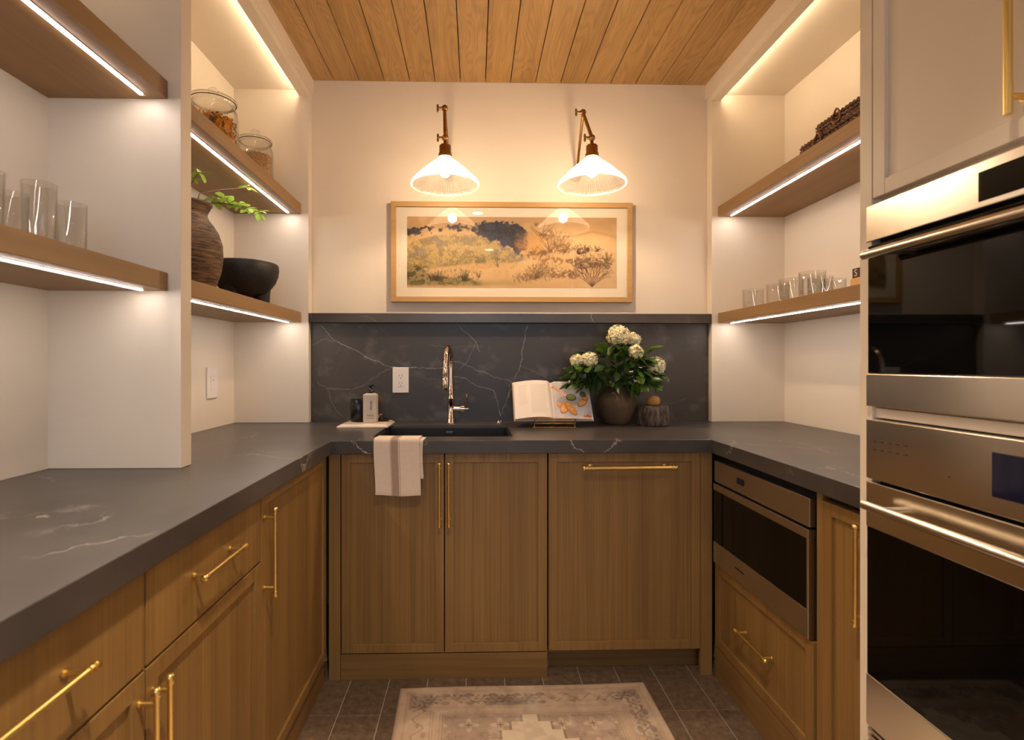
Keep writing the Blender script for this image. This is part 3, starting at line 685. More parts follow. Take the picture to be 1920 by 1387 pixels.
# inner ledge rim lining the stone cut-out
e = 0.0006
m.box(SX0+e, SX0+0.007, SY0+e, SY1-e, 0.80, ZC-0.012); m.box(SX1-0.007, SX1-e, SY0+e, SY1-e, 0.80, ZC-0.012)
m.box(SX0+0.007, SX1-0.007, SY1-0.007, SY1-e, 0.80, ZC-0.012); m.box(SX0+0.007, SX1-0.007, SY0+e, SY0+0.007, 0.80, ZC-0.012)
m.build('basin', M['sink'], t, bevel=0.0015)
MB().box(-0.135, -0.103, SY1-0.0095, SY1-0.0072, 0.878, 0.890).build('overflow', M['steel'], t, bevel=0.001)
MB().lathe([(0.045, 0), (0.045, 0.003), (0.03, 0.004), (0.028, 0.001)], 24, (-0.126, 2.3, 0.7001)).build('drain', M['steel'], t)
FX, FY = -0.116, 2.585
t = thing('faucet', (FX, FY, ZC), 'polished nickel gooseneck faucet with side lever behind the sink', 'faucet')
m = MB().lathe([(0.022, 0), (0.022, 0.006), (0.0175, 0.012), (0.0175, 0.022), (0.0145, 0.024), (0.0145, 0.118), (0.0165, 0.120), (0.0165, 0.124), (0.0115, 0.126), (0.0115, 0.2)], 24, (FX, FY, ZC+0.0003))
m.build('column', M['chrome'], t)
Rr = 0.085; zc = ZC+0.283; dx = -0.10
pts = [(FX, FY, ZC+0.18)]+[(FX, FY, ZC+0.2+0.083*k/4) for k in range(5)]
for k in range(1, 17):
    a = PI*k/16; s_ = Rr-Rr*math.cos(a); pts.append((FX+dx*s_, FY-s_, zc+Rr*math.sin(a)))
ex, ey = pts[-1][0], pts[-1][1]; pts += [(ex, ey, zc-0.01)]
MB().tube(pts, 0.0112, 16).build('spout', M['chrome'], t)
m = MB().lathe([(0.0125, 0), (0.0145, 0.003), (0.0145, 0.055), (0.0130, 0.057), (0.0130, 0.060), (0.0140, 0.062), (0.0130, 0.098), (0.0112, 0.105)], 20, (ex, ey, zc-0.112))
m.build('spray_head', M['chrome'], t)
m = MB(); zv = ZC+0.070; m.tube([(FX+0.01, FY, zv), (FX+0.052, FY, zv)], 0.0120, 18); m.tube([(FX+0.050, FY, zv), (FX+0.066, FY, zv)], 0.0165, 18); m.tube([(FX+0.066, FY, zv), (FX+0.086, FY, zv)], 0.0055, 12)
v_ = m.build('valve', M['chrome'], t)
m = MB().tube([(FX+0.077, FY, zv-0.006), (FX+0.077, FY, zv+0.05), (FX+0.077, FY, zv+0.056), (FX+0.077, FY, zv+0.072)], [0.0045, 0.0062, 0.0075, 0.0075], 12)
m.build('lever', M['chrome'], t)
tag(MB().lathe([(0.017, 0), (0.017, 0.004), (0.013, 0.006), (0.013, 0.010), (0.010, 0.012)], 20, (0.122, 2.60, ZC+0.0003)).build('sink_button', M['chrome'], pos=(0.122, 2.60, ZC)), 'small round metal button on worktop right of the faucet', 'button')

# ------------------------------------------------------------------ outlets and switch
def outlet(x0, x1, z0, z1, label):
    y = 2.6495; xc, zc_ = (x0+x1)/2, (z0+z1)/2
    t = thing('wall_outlet', (xc, y, z0), label, 'outlet')
    MB().box(x0, x1, y-0.006, y, z0, z1).build('cover_plate', M['white'], t, bevel=0.002)
    rw = 0.0165; ins = MB().box(xc-rw, xc+rw, y-0.0075, y-0.0055, zc_-0.034, zc_+0.034).build('receptacle', M['white'], t, bevel=0.0006)
    m = MB()
    for s in (-1, 1):
        z = zc_+s*0.0185+0.003
        m.box(xc-0.0075, xc-0.0055, y-0.0079, y-0.0074, z-0.004, z+0.005); m.box(xc+0.0055, xc+0.0075, y-0.0079, y-0.0074, z-0.004, z+0.005)
        mm = MB().lathe([(0.0026, 0), (0.0026, 0.0006)], 10); m.add([(xc+p[0], y-0.0079+p[2], z-0.011+p[1]) for p in mm.v], mm.f)
    m.build('slots', M['hole'], ins)
outlet(-0.4095, -0.3295, 1.062, 1.1895, 'white outlet plate between soap bottle and faucet')
outlet(0.764, 0.843, 1.066, 1.190, 'white outlet plate partly hidden behind the flowers')
t = thing('wall_switch', (XNL+0.009, 2.39, 1.053), 'white wall switch inside the left alcove above the worktop', 'switch')
xs_ = XNL+0.0085
MB().box(xs_, xs_+0.007, 2.345, 2.437, 1.053, 1.190).build('cover_plate', M['white'], t, bevel=0.002)
MB().box(xs_+0.0065, xs_+0.009, 2.372, 2.410, 1.088, 1.155).build('rocker', M['white'], t, bevel=0.001)
MB().box(xs_+0.009, xs_+0.0096, 2.388, 2.394, 1.131, 1.135).build('indicator', M['hole'], t)

# ------------------------------------------------------------------ picture
def painting(h=200, w_=600):
    im = np.zeros((h, w_, 3)); v, u = np.mgrid[0:h, 0:w_]; v = v/h; u = u/w_
    n1 = fbm(h, w_, 4, 5, seed=1); n2 = fbm(h, w_, 14, 4, seed=2); n3 = fbm(h, w_, 30, 3, seed=5)
    blend(im, np.ones((h, w_)), (228, 188, 130)); blend(im, sstep(0.32, 0, v)*0.6, (204, 160, 110))
    blend(im, sstep(0.55, 1, u)*sstep(.2, .5, v)*0.7, (238, 200, 146)); blend(im, sstep(.5, .65, n1)*0.4, (240, 206, 156))
    prof = lambda xs, ys: np.interp(u, xs, ys)
    # far dune lines on the right
    blend(im, sstep(0.03, 0, np.abs(v-prof([.6,.8,.88,.94,1.], [.3,.26,.2,.23,.28])))*0.35*(u > .74), (176, 126, 84))
    # middle meadow
    top = prof([0,.06,.15,.25,.33,.45,.52,.6], [.38,.3,.24,.22,.25,.36,.48,.56]); bot = prof([0,.12,.3,.5,.6], [.76,.74,.68,.66,.6])
    mid = sstep(0, .04, v-top)*sstep(0, .05, bot-v)*sstep(.6, .5, u)
    blend(im, mid*0.85, (196, 168, 104)); blend(im, mid*sstep(.46, .56, n2)*0.75, (146, 128, 88)); blend(im, mid*sstep(.56, .7, n3)*0.5, (232, 196, 120))
    blend(im, mid*sstep(.6, .7, n1)*0.5, (140, 130, 140))
    # dark ridge
    t1 = prof([0,.05,.1,.17,.24,.30,.35,.42,.47,.5,.54,.57], [.17,.15,.13,.145,.09,.14,.07,.05,.08,.07,.1,.2])+(n3-.5)*0.09
    b1 = prof([0,.05,.1,.14,.2,.3,.36,.45,.52,.57], [.31,.24,.2,.17,.165,.21,.3,.38,.52,.5])+(n2-.5)*0.22
    r = sstep(0, .015, v-t1)*sstep(0, .03, b1-v)*sstep(.58, .55, u)
    blend(im, r*0.95, (58, 56, 56)); blend(im, r*sstep(.48, .6, n2)*0.6, (88, 86, 112)); blend(im, r*sstep(.55, .68, n3)*0.5, (112, 96, 58))
    blend(im, sstep(.05, 0, np.abs(v-b1-.04))*sstep(.3, .36, u)*sstep(.58, .5, u)*0.5*sstep(.4, .6, n3), (104, 96, 132))
    # foreground bushes left
    t2 = prof([0,.05,.12,.2,.26,.32,.38], [.62,.66,.8,.82,.8,.86,.95]); f_ = sstep(0, .06, v-t2)*sstep(.40, .3, u)*sstep(.98, .93, v)
    blend(im, f_*0.75, (158, 138, 90)); blend(im, f_*sstep(.45, .58, n2)*0.85, (84, 76, 42)); blend(im, sstep(0, .08, v-.86)*sstep(.98, .93, v)*sstep(.56, .5, u)*0.5, (176, 160, 96))
    # orange wash
    blend(im, sstep(.085, .03, np.hypot((u-.6)*.9, (v-.35)*.35)+(n2-.5)*.08)*0.7, (220, 164, 92)); blend(im, sstep(.04, .015, np.hypot(u-.535, (v-.38)*.4))*.6, (206, 142, 84))
    # right hand scrub
    for cu, cv, ru, rv, col, a in ((.62,.5,.05,.06,(118,84,52),.7), (.64,.75,.07,.09,(140,104,66),.55), (.72,.8,.09,.06,(128,92,62),.6), (.74,.42,.05,.1,(132,92,58),.6),
                                 (.83,.47,.05,.06,(58,44,38),.9), (.86,.64,.11,.09,(104,84,60),.75), (.95,.66,.03,.09,(110,90,60),.7), (.66,.25,.04,.08,(150,112,66),.6), (.70,.62,.06,.06,(150,112,74),.7), (.78,.62,.05,.05,(140,104,68),.7), (.57,.85,.06,.06,(120,96,72),.6), (.79,.84,.03,.03,(120,84,60),.5), (.34,.61,.04,.05,(110,112,70),.6), (.43,.6,.04,.03,(96,84,60),.5)):
        e_ = 1-((u-cu)/ru)**2-((v-cv)/rv)**2; blend(im, sstep(0, .6, e_+(n2-.5)*1.8)*a*sstep(.34, .48, n3), col)
    rs = np.random.RandomState(11)
    def tuft(cu, cv, n, hgt, spread, col, wd=0.5, al=.7):
        for _ in range(n):
            a = rs.uniform(-spread, spread); x0 = cu*w_+rs.randn()*hgt*.12*h; L_ = hgt*h*rs.uniform(.4, 1)
            line(im, x0, cv*h, x0+math.sin(a)*L_, cv*h-math.cos(a)*L_, wd, col, al)
    for cu, cv, n, hg, sp_, col in ((.14,.9,26,.16,.8,(64,58,40)), (.27,.9,26,.17,.7,(70,62,40)), (.34,.85,10,.1,.5,(90,72,44)), (.06,.75,20,.14,.9,(92,84,48)), (.43,.7,14,.1,1.0,(120,100,66)),
                                  (.62,.86,30,.24,.9,(120,92,60)), (.65,.84,16,.22,.9,(196,170,124)), (.68,.5,26,.3,.9,(134,98,62)), (.72,.42,20,.28,.8,(150,110,72)), (.64,.26,14,.2,.9,(126,88,54)), (.75,.5,14,.2,.8,(110,76,50)), (.9,.48,20,.1,1.2,(66,50,40)), (.95,.6,20,.12,1.1,(96,76,50)), (.61,.12,8,.09,1.3,(96,72,50))):
        tuft(cu, cv, n, hg, sp_, col)
    def branch(x, y, a, L_, dep):
        x2, y2 = x+math.sin(a)*L_, y-math.cos(a)*L_; line(im, x, y, x2, y2, 0.28+dep*.16, (104, 66, 44), .85)
        if dep > 0:
            for s in (-1, 1): branch(x2, y2, a+s*rs.uniform(.12, .45), L_*rs.uniform(.62, .85), dep-1)
    for a in np.linspace(-.85, .85, 9): branch(.88*w_, .975*h, a, .115*h*rs.uniform(.8, 1.2), 4)
    def dabs(n, ur, vr, cols, ln_, wd, ang, al=.6, dens=None):
        for _ in range(n):
            a_, b_ = rs.uniform(*ur), rs.uniform(*vr)
            if dens is not None and not dens(a_, b_): continue
            x0, y0 = a_*w_, b_*h; a = ang+rs.randn()*.6; L_ = rs.uniform(*ln_)
            line(im, x0, y0, x0+math.sin(a)*L_, y0-math.cos(a)*L_, wd*rs.uniform(.5, 1.5), cols[rs.randint(len(cols))], al*rs.uniform(.5, 1))
    mids = lambda a, b: b > np.interp(a, [0,.06,.15,.25,.33,.45,.52,.6], [.38,.3,.24,.22,.25,.36,.48,.56])
    dabs(900, (0, .56), (.24, .70), [(206,178,112),(168,150,96),(226,194,128),(140,124,76),(186,158,104),(134,128,140),(214,168,92)], (2, 9), .8, .1, .55, mids)
    dabs(260, (.0, .5), (.66, .80), [(232,194,140),(214,172,116),(150,132,90)], (4, 14), .6, 1.5, .4)
    dabs(360, (.14, .57), (.06, .42), [(58,56,50),(84,82,96),(112,98,64),(70,66,72)], (2, 6), .9, .3, .6, lambda a, b: b > np.interp(a, [.1,.17,.24,.30,.35,.42,.47,.5,.54,.57], [.13,.145,.09,.14,.07,.05,.08,.07,.1,.2]) and b < np.interp(a, [.1,.2,.3,.36,.45,.52,.57], [.17,.165,.21,.3,.36,.46,.4]))
    dabs(200, (.0, .36), (.74, .95), [(84,76,44),(120,108,62),(60,54,38),(160,146,92)], (2, 8), .8, .1, .6)
    for (cu, cv, ru, rv, n) in ((.63,.52,.07,.10,150), (.65,.78,.10,.12,230), (.74,.42,.06,.12,150), (.83,.46,.05,.07,130), (.88,.62,.11,.10,320), (.70,.30,.07,.10,70), (.56,.86,.07,.07,120), (.78,.80,.05,.05,90)):
        dabs(n, (cu-ru, min(.995, cu+ru)), (cv-rv, cv+rv), [(96,70,46),(134,100,66),(70,52,40),(176,136,88),(206,170,118),(122,98,92)], (2, 9), .7, .2, .6, lambda a, b: ((a-cu)/ru)**2+((b-cv)/rv)**2 < 1)
    for _ in range(260):
        x0, y0 = rs.uniform(0, .55)*w_, rs.uniform(.25, .7)*h; a = rs.randn()*.5; L_ = rs.uniform(2, 7)
        line(im, x0, y0, x0+math.sin(a)*L_, y0-math.cos(a)*L_, .4, [(104,96,58),(226,190,112),(150,130,76),(118,108,128)][rs.randint(4)], .5)
    return im
t = thing('framed_picture', (0.19, 2.655, 1.5145), 'wide oak framed desert scrubland watercolour centred on the far wall', 'picture')
PX0, PX1, PZ0, PZ1 = -0.417, 0.794, 1.5155, 2.0155; fw = 0.026; y0, y1 = 2.635, D-0.001
m = MB(); m.box(PX0, PX1, y0, y1, PZ0, PZ0+fw); m.box(PX0, PX1, y0, y1, PZ1-fw, PZ1); m.box(PX0, PX0+fw, y0+0.0003, y1, PZ0+fw, PZ1-fw); m.box(PX1-fw, PX1, y0+0.0003, y1, PZ0+fw, PZ1-fw)
m.build('frame', M['frame'], t, bevel=0.0012)
MB().box(PX0+fw-0.001, PX1-fw+0.001, 2.6465, 2.652, PZ0+fw-0.001, PZ1-fw+0.001).build('mat_board', M['mat'], t)
color_grid('print', painting()*np.array([0.88, 0.875, 0.90]), lambda u, v: np.stack([-0.3375+u*1.0535, np.full_like(u, 2.6460), 1.587+(1-v)*0.3555], -1), vcol('watercolour', 0.7, 0.2), t)
MB().box(PX0+fw-0.001, PX1-fw+0.001, 2.6418, 2.6432, PZ0+fw-0.001, PZ1-fw+0.001).build('pane', M['pane'], t)

# ------------------------------------------------------------------ wall sconces
def sconce(cx, cy, zr, elbow, plate, label):
    t = thing('wall_sconce', plate, label, 'lamp', 'pair of ribbed glass swing arm sconces')
    R_ = 0.145; ztop = zr+0.118
    prof = []
    for i in range(15):
        q = i/14; prof.append((R_+(0.026-R_)*(q**1.0)+0.006*math.sin(PI*q), zr+0.012+(ztop-zr-0.012)*q))
    full = [(R_-0.004, zr), (R_+0.001, zr+0.004)]+prof+[(0.024, ztop+0.012)]
    fn = lambda a, z, i: 1+(0.010*math.cos(90*a) if 2 <= i <= 16 else 0)
    MB().lathe([(r, z) for r, z in full], 540, (cx, cy, 0), fn=fn, caps=False).build('shade', M['shade'], t, pos=(cx, cy, zr))
    ring = [(cx+R_*math.cos(2*PI*k/64), cy+R_*math.sin(2*PI*k/64), zr+0.002) for k in range(64)]
    MB().tube(ring, 0.0032, 8, closed=True).build('shade_rim', M['rim'], t)
    MB().lathe([(0.029, ztop+0.004), (0.029, ztop+0.018), (0.025, ztop+0.022), (0.025, ztop+0.052), (0.020, ztop+0.057), (0.007, ztop+0.060), (0.007, ztop+0.078)], 28, (cx, cy, 0)).build('socket_cup', M['antique'], t)
    MB().ball((cx, cy, zr+0.064), 0.024, 20, (1, 1, 1.15)).build('bulb', M['bulb'], t)
    j2 = (cx, cy, ztop+0.088)
    m = MB(); m.tube([elbow, j2], 0.0075, 12); m.build('upper_arm', M['antique'], t)
    m = MB(); m.tube([(plate[0], plate[1]-0.03, plate[2]), elbow], 0.0065, 12); m.build('lower_arm', M['antique'], t)
    for j in (elbow, j2):
        m = MB(); m.ball(j, 0.0145, 14); m.tube([(j[0]-0.026, j[1], j[2]), (j[0]+0.012, j[1], j[2])], 0.006, 10)
        for s in (-1, 1): m.ball((j[0]-0.031, j[1], j[2]+s*0.008), 0.009, 8, (0.6, 0.5, 1.2))
        m.build('wing_joint', M['antique'], t)
    m = MB(); mm = MB().lathe([(0.034, 0), (0.034, 0.008), (0.028, 0.014), (0.012, 0.018), (0.010, 0.032)], 28); m.add([(plate[0]+p[0], D-0.0008-p[2], plate[2]+p[1]) for p in mm.v], mm.f, True)
    m.build('wall_plate', M['antique'], t)
sconce(-0.127, 2.273, 1.972, (-0.131, 2.315, 2.325), (-0.124, D, 2.160), 'left ribbed glass cone sconce with straight brass arm')
sconce(0.507, 2.273, 1.978, (0.486, 2.36, 2.335), (0.512, D, 2.160), 'right ribbed glass cone sconce with folded brass arm')

# ------------------------------------------------------------------ downlights
for i, (x, y) in enumerate(DOWNS):
    t = thing('ceiling_downlight', (x, y, ZTOP), ['round recessed ceiling light just in front of the camera, seen in the picture glass', 'round recessed ceiling light behind the camera by the window'][i], 'light')
    MB().lathe([(0.062, -0.0005), (0.062, -0.004), (0.052, -0.006), (0.050, -0.003)], 32, (x, y, ZTOP), caps=False).build('trim_ring', M['white'], t)
    MB().lathe([(0.0005, -0.002), (0.050, -0.002)], 32, (x, y, ZTOP), caps=False).build('lens', M['can'], t)

# ------------------------------------------------------------------ rug
def rug_img(h, w_, Lm, Wm):
    im = np.zeros((h, w_, 3)); v, u = np.mgrid[0:h, 0:w_]; yv = v/h*Lm; xu = u/w_*Wm
    d = np.minimum(np.minimum(xu, Wm-xu), np.minimum(yv, Lm-yv))
    along = np.where(np.minimum(xu, Wm-xu) < np.minimum(yv, Lm-yv), yv, xu)
    n = fbm(h, w_, 6, 5, seed=21, ratio=1.0); nf = fbm(h, w_, 60, 3, seed=22); nm = fbm(h, w_, 22, 3, seed=23)
    blend(im, np.ones((h, w_)), (194, 170, 146))
    def ln(a, b, al, col=(150, 130, 118)): blend(im, ((d > a) & (d < b))*al*(0.4+nf), col)
    ln(0.0, 0.012, .35); ln(.030, .033, .6); ln(.037, .039, .5); ln(.118, .121, .6); ln(.128, .130, .5); ln(.150, .153, .6); ln(.160, .164, .7)
    def petals(cx, cy, r0, k, X, Y, tw=0):
        r = np.hypot(X-cx, Y-cy); th = np.arctan2(Y-cy, X-cx); return r/(r0*(.62+.38*np.cos(k*th+tw)))
    band = (d > .042) & (d < .116)
    c = (d-.079); per = .085; s = (along % per)-per/2
    r = np.hypot(s, c); th = np.arctan2(c, s); fl_ = r/(.030*(.62+.38*np.cos(6*th)))
    blend(im, band*(fl_ < 1)*(fl_ > .55)*.75*sstep(.35, .6, nm), (124, 102, 90)); blend(im, band*(fl_ < .4)*.5, (140, 116, 100))
    vine = np.abs(c-.018*np.sin(along*2*PI/per)); blend(im, band*(vine < .0035)*.7*sstep(.35, .55, nm), (108, 92, 94))
    vine2 = np.abs(c+.018*np.sin(along*2*PI/per+.8)); blend(im, band*(vine2 < .003)*.55, (136, 114, 104))
    s2 = ((along+per/2) % per)-per/2; leaf = np.hypot(s2/1.6, np.abs(c)-.022); blend(im, band*(leaf < .010)*.6*sstep(.3, .6, n), (116, 98, 98))
    blend(im, band*sstep(.52, .7, nm)*.45, (112, 96, 88))
    field = d > .166
    X = xu-Wm/2; Y = yv-Lm/2; fx, fy = Wm/2-.166, Lm/2-.166
    blend(im, field*.62*(.6+.5*n), (150, 128, 118))
    ax, ay = np.abs(X), np.abs(Y); dd = fy-ay                       # distance from the field's end
    step = np.select([dd < .035, dd < .075, dd < .12, dd < .2, dd < .3], [.03, .07, .105, .15, .2], .26)
    med = field & (ax < step); blend(im, med*.9, (212, 194, 168)); blend(im, (field & (np.abs(ax-step) < .0045))*.7, (118, 98, 90))
    gx = ((ax-.05) % .105)-.0525; gy = ((dd) % .10)-.05; f2 = petals(0, 0, .034, 4, gx, gy); 
    blend(im, field*(~med)*(f2 < 1)*(f2 > .5)*.7, (206, 186, 160)); blend(im, field*(~med)*(f2 < .3)*.7, (116, 98, 90))
    f3 = petals(0, 0, .02, 8, ((ax) % .105)-.0525, ((dd+.05) % .10)-.05); blend(im, field*(~med)*(f3 < 1)*(f3 > .6)*.5, (124, 104, 98))
    f4 = petals(0, 0, .09, 8, X, Y); blend(im, field*med*(f4 < 1)*(f4 > .7)*.6, (130, 110, 104))
    blend(im, sstep(.5, .68, n)*.35, (206, 190, 168)); blend(im, sstep(.55, .8, nf)*.25, (230, 216, 196)); blend(im, sstep(.5, .25, nf)*.18, (120, 104, 96))
    return im
RL, RW = 2.3, 0.915
rt = thing('runner_rug', (-0.276, 1.963, 0), 'faded cream and mauve patterned runner rug on the grey tile floor', 'rug', rot=math.radians(1.0))
rim = rug_img(860, 342, RL, RW)
nz = fbm(860, 342, 10, 3, seed=31)
def rugpos(u, v):
    edge = np.minimum(np.minimum(u, 1-u)*RW, np.minimum(v, 1-v)*RL)
    z = 0.0065*sstep(0, 0.004, edge)+0.001+0.0012*nz
    return np.stack([u*RW+0.004*np.sin(v*9)*(1-u), -v*RL+0.003*np.sin(u*7), z], -1)
ro = color_grid('pile', rim, rugpos, vcol('rug_wool', 0.95, 0.05, 0.4, 900), rt, local=True)
MB().box(0.003, RW-0.003, -RL+0.003, -0.003, 0.0008, 0.0014).build('backing', M['grout'], rt, local=True)

# ------------------------------------------------------------------ towel
tw_ = thing('dish_towel', (-0.288, 2.0, ZC), 'cream linen dish towel with brown stripe folded over the sink edge', 'towel')
def towel_layer(x0, x1, n0, drop, seed, back):
    h, w_ = 150, 120; im = np.zeros((h, w_, 3)); blend(im, np.ones((h, w_)), (226, 208, 190))
    v, u = np.mgrid[0:h, 0:w_]; u = u/w_; nf = fbm(h, w_, 40, 2, seed=seed)
    blend(im, ((u > .37) & (u < .53))*.62, (132, 104, 88)); blend(im, ((u > .345) & (u < .36))*.5, (150, 122, 104)); blend(im, ((u > .545) & (u < .565))*.5, (150, 122, 104))
    blend(im, (nf > .55)*.12, (200, 180, 160)); blend(im, (v/h > .955)*.2, (190, 168, 150))
    top = 0.075; total = top+drop+0.02
    def pos(u, v):
        s = v*total; x = x0+u*(x1-x0)+0.003*np.sin(v*5+seed)
        yT = 2.0; zt = ZC+n0
        y = np.where(s < top, yT+top-s-0.004, yT-0.004-n0); z = np.where(s < top, zt, zt-(s-top))
        k = np.clip((s-top+0.012)/0.024, 0, 1); a = k*PI/2; rr = 0.010+n0*0.4
        arc = (k > 0) & (k < 1); y = np.where(arc, yT+rr-n0-0.004-rr*np.sin(a), y); z = np.where(arc, zt-rr+rr*np.cos(a), z)
        hang = sstep(0.03, 0.12, s-top)
        y = y-hang*(0.003*np.sin(u*9+seed)+0.003*np.sin(u*4+1.3+v*3))-0.002
        z = z+0.004*sstep(top, total, s)*np.sin(u*3+seed)
        return np.stack([x, y, z], -1)
    return color_grid('front_layer' if not back else 'back_layer', im, pos, M['towel'], tw_)
f1 = towel_layer(-0.375, -0.205, 0.0085, 0.190, 3, False); f2_ = towel_layer(-0.366, -0.193, 0.0025, 0.120, 8, True)
for o in (f1, f2_):
    s_ = o.modifiers.new('thick', 'SOLIDIFY'); s_.thickness = 0.003; s_.offset = 0

# ------------------------------------------------------------------ soap tray group
tr = thing('marble_tray', (-0.51, 2.50, ZC), 'white marble tray with sloping edge left of the sink', 'tray')
m = MB(); b0 = [(-0.622, 2.392), (-0.398, 2.392), (-0.392, 2.398), (-0.392, 2.606), (-0.398, 2.612), (-0.622, 2.612)]
c0 = (-0.507, 2.502); top = [(c0[0]+(p[0]-c0[0])*0.86, c0[1]+(p[1]-c0[1])*0.86) for p in b0]; n_ = len(b0)
vs = [(p[0], p[1], ZC+0.0005) for p in b0]+[(p[0], p[1], ZC+0.007) for p in b0]+[(p[0], p[1], ZC+0.0155) for p in top]
fs = [tuple(range(n_))[::-1], tuple(range(2*n_, 3*n_))]+[(l*n_+i, l*n_+(i+1) % n_, (l+1)*n_+(i+1) % n_, (l+1)*n_+i) for l in (0, 1) for i in range(n_)]
m.add(vs, fs).build('slab', M['marble'], tr, bevel=0.001)
ZTR = ZC+0.0158
o = MB().lathe([(0.036, 0), (0.0395, 0.003), (0.0395, 0.102), (0.037, 0.105), (0.036, 0.103), (0.036, 0.09), (0.001, 0.09)], 36, (-0.552, 2.535, ZTR), caps=True).build('candle_jar', M['jarblack'], pos=(-0.552, 2.535, ZTR))
tag(o, 'matt black cylindrical candle jar on the marble tray', 'jar')
t = thing('soap_bottle', (-0.487, 2.485, ZTR), 'beige soap bottle with black pump and upright lettering on marble tray', 'bottle')
def rrect(cx, cy, hx, hy, r, n=5):
    out = []
    for sx, sy, a0 in ((1, 1, 0), (-1, 1, PI/2), (-1, -1, PI), (1, -1, 1.5*PI)):
        for k in range(n): a = a0+PI/2*k/(n-1); out.append((cx+sx*(hx-r)+r*math.cos(a), cy+sy*(hy-r)+r*math.sin(a)))
    return out
def loft(m, rings, smooth=False):
    n = len(rings[0]); vs = [p for r in rings for p in r]
    fs = [(i*n+k, i*n+(k+1) % n, (i+1)*n+(k+1) % n, (i+1)*n+k) for i in range(len(rings)-1) for k in range(n)]
    fs += [tuple(range(n))[::-1], tuple(range(len(vs)-n, len(vs)))]; m.add(vs, fs, smooth); return m
bx, by = -0.487, 2.485
rings = [[(x, y, ZTR+z) for x, y in rrect(bx, by, hx, hx*0.8, 0.006)] for hx, z in ((0.030, 0), (0.0315, 0.003), (0.0315, 0.127), (0.029, 0.132), (0.018, 0.137))]
loft(MB(), rings).build('bottle_body', M['bottle'], t, bevel=0.0008)
m = MB().lathe([(0.0155, 0.136), (0.0155, 0.152), (0.012, 0.153), (0.006, 0.155), (0.006, 0.168), (0.009, 0.169), (0.009, 0.177), (0.004, 0.178)], 20, (bx-0.001, by, ZTR))
m.tube([(bx, by, ZTR+0.174), (bx+0.02, by-0.002, ZTR+0.174), (bx+0.024, by-0.002, ZTR+0.169)], 0.0035, 8); m.build('pump', M['black'], t)
def text(body, size, loc, rot, mat, parent, name='lettering', ext=0.0002, align='CENTER'):
    cu = bpy.data.curves.new('t', 'FONT'); cu.body = body; cu.size = size; cu.align_x = align; cu.align_y = 'CENTER'; cu.extrude = ext
    tmp = bpy.data.objects.new('t', cu); me = bpy.data.meshes.new_from_object(tmp); bpy.data.objects.remove(tmp)
    o = bpy.data.objects.new(name, me); C.objects.link(o); me.materials.clear(); me.materials.append(mat)
    o.parent = parent; o['_o'] = parent['_o']; o.location = Vector(loc)-Vector(parent['_o']); o.rotation_euler = rot; return o
yf = by-0.0315*0.8-0.0004
text('lathrees', 0.0135, (bx+0.006, yf, ZTR+0.082), (PI/2, -PI/2, 0), M['ink'], t)
m = MB()
for (xa, xb, z) in ((-.012, .020, .036), (-.008, .018, .031), (-.016, .022, .0205)): m.box(bx+xa, bx+xb, yf-0.0002, yf+0.0003, ZTR+z, ZTR+z+0.0012)
m.build('small_print', M['ink'], t)
o = MB().lathe([(0.012, 0), (0.028, 0.004), (0.032, 0.010), (0.030, 0.011), (0.012, 0.006), (0.001, 0.006)], 28, (-0.438, 2.545, ZTR)).build('soap_dish', M['jarblack'], pos=(-0.438, 2.545, ZTR))
tag(o, 'small shallow black dish at right end of marble tray', 'dish')
o = MB().lathe([(0.010, 0), (0.0115, 0.002), (0.0115, 0.022), (0.013, 0.024), (0.013, 0.028), (0.001, 0.029)], 20, (-0.452, 2.545, ZTR+0.0065)).build('ring_pot', M['chrome'], pos=(-0.452, 2.545, ZTR+0.0065))
tag(o, 'tiny shiny metal pot standing on the black dish', 'pot')

# ------------------------------------------------------------------ cookbook on its brass stand
TILT = math.radians(38); sT, cT = math.sin(TILT), math.cos(TILT)
bt = thing('cookbook_stand', (0.36, 2.42, ZC), 'low bronze wire cookbook stand on the far worktop', 'stand')
r_ = 0.0022
m = MB(); m.tube([(0.268, 2.372, ZC+0.0027), (0.455, 2.372, ZC+0.0027), (0.462, 2.378, ZC+0.0027), (0.462, 2.50, ZC+0.0027), (0.262, 2.50, ZC+0.0027), (0.262, 2.378, ZC+0.0027)], r_, 8, closed=True)
m.build('base_frame', M['antique'], bt)
m = MB()
for s in (-1, 1):
    x_ = 0.362+s*0.092
    m.tube([(x_, 2.375, ZC+0.003), (x_, 2.385, ZC+0.015), (x_, 2.374, ZC+0.036), (x_, 2.373, ZC+0.042)], r_, 8)
    m.tube([(x_, 2.50, ZC+0.003), (x_, 2.515, ZC+0.125)], r_, 8)
    m.tube([(x_, 2.379, ZC+0.0195), (x_, 2.45, ZC+0.0195)], r_, 8)
m.tube([(0.27, 2.373, ZC+0.042), (0.454, 2.373, ZC+0.042)], r_, 8); m.tube([(0.27, 2.379, ZC+0.0195), (0.454, 2.379, ZC+0.0195)], r_, 8)
m.tube([(0.27, 2.515, ZC+0.125), (0.454, 2.515, ZC+0.125)], r_, 8)
m.tube([(0.27, 2.402, ZC+0.0215), (0.454, 2.402, ZC+0.0215)], r_, 8)
m.build('rest', M['antique'], bt)
cb = thing('cookbook', (0.362, 2.44, ZC+0.024), 'open cookbook showing a photo of golden bread, resting on wire stand', 'book')
HB = 0.205; WB = 0.183
def page_prof(q, left):   # bulge of the page block away from the back cover for q in 0..1 from the spine
    base = 0.018 if left else 0.016
    return base*(1-(1-np.clip(q/0.12, 0, 1))**2)*(1-0.35*q)+(0.016 if left else 0.002)*np.sin(np.clip(q, 0, 1)*PI)*(1-0.3*q)+0.001
